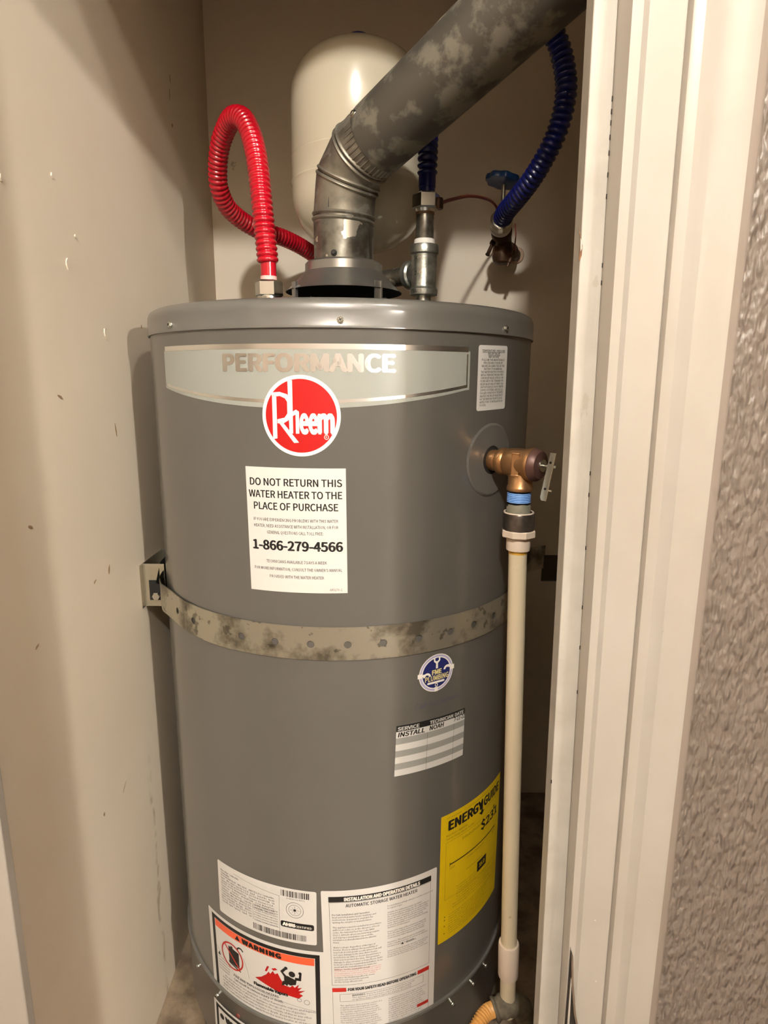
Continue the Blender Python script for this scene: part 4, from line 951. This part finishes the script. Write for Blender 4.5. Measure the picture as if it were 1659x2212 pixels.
bh = thing('blue_hose', (TX, TY, 1.5960), 'corrugated blue water hose looping behind the vent pipe to the shut-off valve', 'hose')
def hexnut(cx, cy, z0, z1, r, par, rot, M=nut_mat): return obj('hex_nut', move(hexprism(r, z0, z1, .0022, 6, rot), (cx, cy, 0)), M, par, angle=12)
hexnut(TX + .0012, TY, 1.5975, 1.6180, .0190, bh, radians(6), nut_mat)
obj('nut_base', bz((.0130, 1.5940), (.0150, 1.5975)), nut_mat, bh)
obj('sleeve', move(lathe([(.0110, 1.6170), (.0110, 1.6250), (.0116, 1.6255), (.0116, 1.6440)], 28), (TX + .002, TY, 0)), blue_plastic, bh)
def hose(name, P, pitch, r_fn, M, par, amp=.0022, seg=20):
    pts, L = catmull(P, pitch / 8); n = len(pts) - 1
    def rad_(i):
        ph = (i / 8.0) % 1.0; s_ = .5 - .5 * cos(2 * pi * ph); s_ = s_ ** .55
        return r_fn(i / n) - amp + amp * s_
    return obj(name, sweep(pts, rad_, seg), M, par, angle=80)
blueP = [(.1125, .020, 1.640), (.1125, .020, 1.664), (.1140, .030, 1.701), (.122, .045, 1.749), (.146, .065, 1.812), (.186, .085, 1.862), (.232, .09, 1.884), (.270, .1, 1.873), (.296, .1, 1.842), (.3105, .1, 1.804), (.314, .1, 1.768),
         (.308, .11, 1.730), (.2965, .13, 1.700), (.283, .16, 1.676), (.270, .20, 1.660), (.262, .245, 1.652), (.260, .268, 1.645)]
hose('corrugated_tube', blueP, .0086, lambda t: .0138 + .0022 * min(1, t * 1.6) + .0010 * max(0, (t - .75) * 4), blue_plastic, bh, .0034)
va = Vector((.004, -.06, .024)).normalized()
sv = thing('shutoff_valve', (.275, .33, 1.60), 'tarnished brass shut-off valve with blue handwheel on the back wall', 'valve')
VX, VY = .2745, .335
obj('valve_body', join(move(lathe([(.012, 1.583), (.0165, 1.586), (.0185, 1.594), (.0190, 1.606), (.0165, 1.618), (.0150, 1.634), (.0135, 1.650), (.0150, 1.652), (.0150, 1.660), (.0110, 1.663), (.0095, 1.676), (.0110, 1.678), (.0110, 1.686), (.0070, 1.690)], 32), (VX, VY, 0)),
    tubeat((VX, VY, 1.612), Vector((.042, .085, .002)), [(.0145, 0), (.0135, .03), (.0165, .034), (.0168, .05), (.0130, .052), (.0115, .088)], 32),
    tubeat((VX - .002, VY, 1.622), Vector((-.012, -.055, .022)), [(.0165, 0), (.0160, .022), (.0185, .024), (.0190, .036), (.0165, .040)], 32)), dark_brass, sv)
obj('wall_flange', tubeat((.3165, .4195, 1.614), (0, -1, 0), [(.0165, 0), (.0150, .003), (.012, .004)], 32), mat('pink_putty', (196, 166, 140), .7), sv)
obj('stem', move(lathe([(.0040, 1.688), (.0040, 1.722)], 16), (VX - .003, VY, 0)), steel_mat, sv)
def wheel():
    V, F = [], []; N = 96; prof = [(.0, .0), (.55, .006), (.8, .004), (.98, .0045), (1.0, 0.0), (.98, -.0050), (.8, -.0070), (.45, -.0075), (0, -.0075)]
    for pr_, pz in prof:
        for k in range(N):
            a = 2 * pi * k / N; lob = 1 + .055 * (cos(8 * a)) * (pr_ ** 4); V.append(Vector((.0310 * pr_ * lob * cos(a), .0310 * pr_ * lob * sin(a), pz)))
    for j in range(len(prof) - 1):
        for k in range(N): F.append((j * N + k, j * N + (k + 1) % N, (j + 1) * N + (k + 1) % N, (j + 1) * N + k))
    return V, F
obj('handwheel', xf(wheel(), Matrix.Translation((.2700, VY, 1.7270)) @ Matrix.Rotation(radians(10), 4, 'Y') @ Matrix.Rotation(radians(-4), 4, 'X')), wheel_mat, sv, angle=50)
obj('drain_spout', join(tubeat((.2560, .322, 1.622), Vector((-.012, -.010, -.026)), [(.0045, 0), (.0055, .004), (.0055, .009), (.0035, .010), (.0035, .030), (.0044, .032)], 16)), dark_brass, sv)
obj('clamp_screw', tubeat((.2885, .322, 1.592), Vector((-.012, -.006, -.03)), [(.004, 0), (.004, .010), (.0028, .011), (.0028, .018)], 14), dark_brass, sv)
obj('hose_ferrule', tubeat((.2600, .276, 1.6430), Vector((.10, 1.0, -.42)), [(.0165, -.010), (.0195, -.008), (.0200, 0), (.0200, .006), (.0170, .008)], 40), nut_mat, bh)
obj('white_washer', tubeat((.2612, .290, 1.6365), Vector((.10, 1.0, -.42)), [(.0185, -.0018), (.0190, 0), (.0185, .0018)], 36), teflon_mat, bh)
bw = thing('bonding_wire', (.13, .02, 1.604), 'thin reddish copper wire between the blue hose nut and the shut-off valve', 'wire')
obj('wire', sweep(catmull([(.128, .020, 1.604), (.140, .05, 1.616), (.152, .08, 1.6265), (.184, .15, 1.650), (.219, .22, 1.666), (.245, .275, 1.672), (.264, .318, 1.664)], .004)[0], lambda i: .0026, 12), copper_mat, bw)
obj('clamp', move(lathe([(.0058, 1.598), (.0066, 1.600), (.0066, 1.610), (.0058, 1.612)], 16), (.1285, .018, 0)), dark_brass, bw)
obj('tail_wire', sweep(catmull([(.2925, .318, 1.650), (.2950, .320, 1.630), (.2935, .32, 1.605)], .004)[0], lambda i: .0012, 8), copper_mat, bw)

# ------------------------------------------------------------------ hot side: red hose
rh = thing('red_hose', (-.103, 0, 1.4455), 'corrugated red water hose looping up from the left of the lid', 'hose')
HXx = -.1030
mz = lambda *p_: move(lathe(list(p_), 36), (HXx, 0, 0))
obj('nipple', mz((.0115, 1.4458), (.0120, 1.4560), (.0118, 1.4800)), steel_mat, rh)
obj('hex_nut', move(hexprism(.0190, 1.4790, 1.5010, .0026, 6, radians(0)), (HXx, 0, 0)), nut_mat, rh, angle=12)
obj('nut_base', mz((.0135, 1.4740), (.0165, 1.4760), (.0165, 1.4800)), nut_mat, rh)
obj('collar', mz((.0112, 1.5000), (.0112, 1.5065)), pink_collar, rh)
obj('sleeve', mz((.0106, 1.5060), (.0106, 1.5260)), red_plastic, rh)
redP = [(-.1035, 0, 1.524), (-.1050, 0, 1.545), (-.1070, 0, 1.570), (-.1095, .0, 1.604), (-.1150, .01, 1.650), (-.1255, .03, 1.690), (-.1400, .05, 1.7185), (-.1570, .068, 1.7280), (-.1720, .088, 1.7240), (-.1880, .11, 1.7080), (-.1985, .13, 1.6850),
        (-.2030, .15, 1.6600), (-.1985, .178, 1.6400), (-.1840, .208, 1.6275), (-.160, .24, 1.6180), (-.1270, .28, 1.6150), (-.099, .32, 1.6080), (-.070, .36, 1.5950), (-.045, .395, 1.585), (-.035, .4190, 1.580)]
hose('corrugated_tube', redP, .0072, lambda t: .0148, red_plastic, rh, .0022)
obj('wall_plate', tubeat((-.035, .4198, 1.580), (0, -1, 0), [(.022, 0), (.020, .003)], 32), steel_mat, rh)
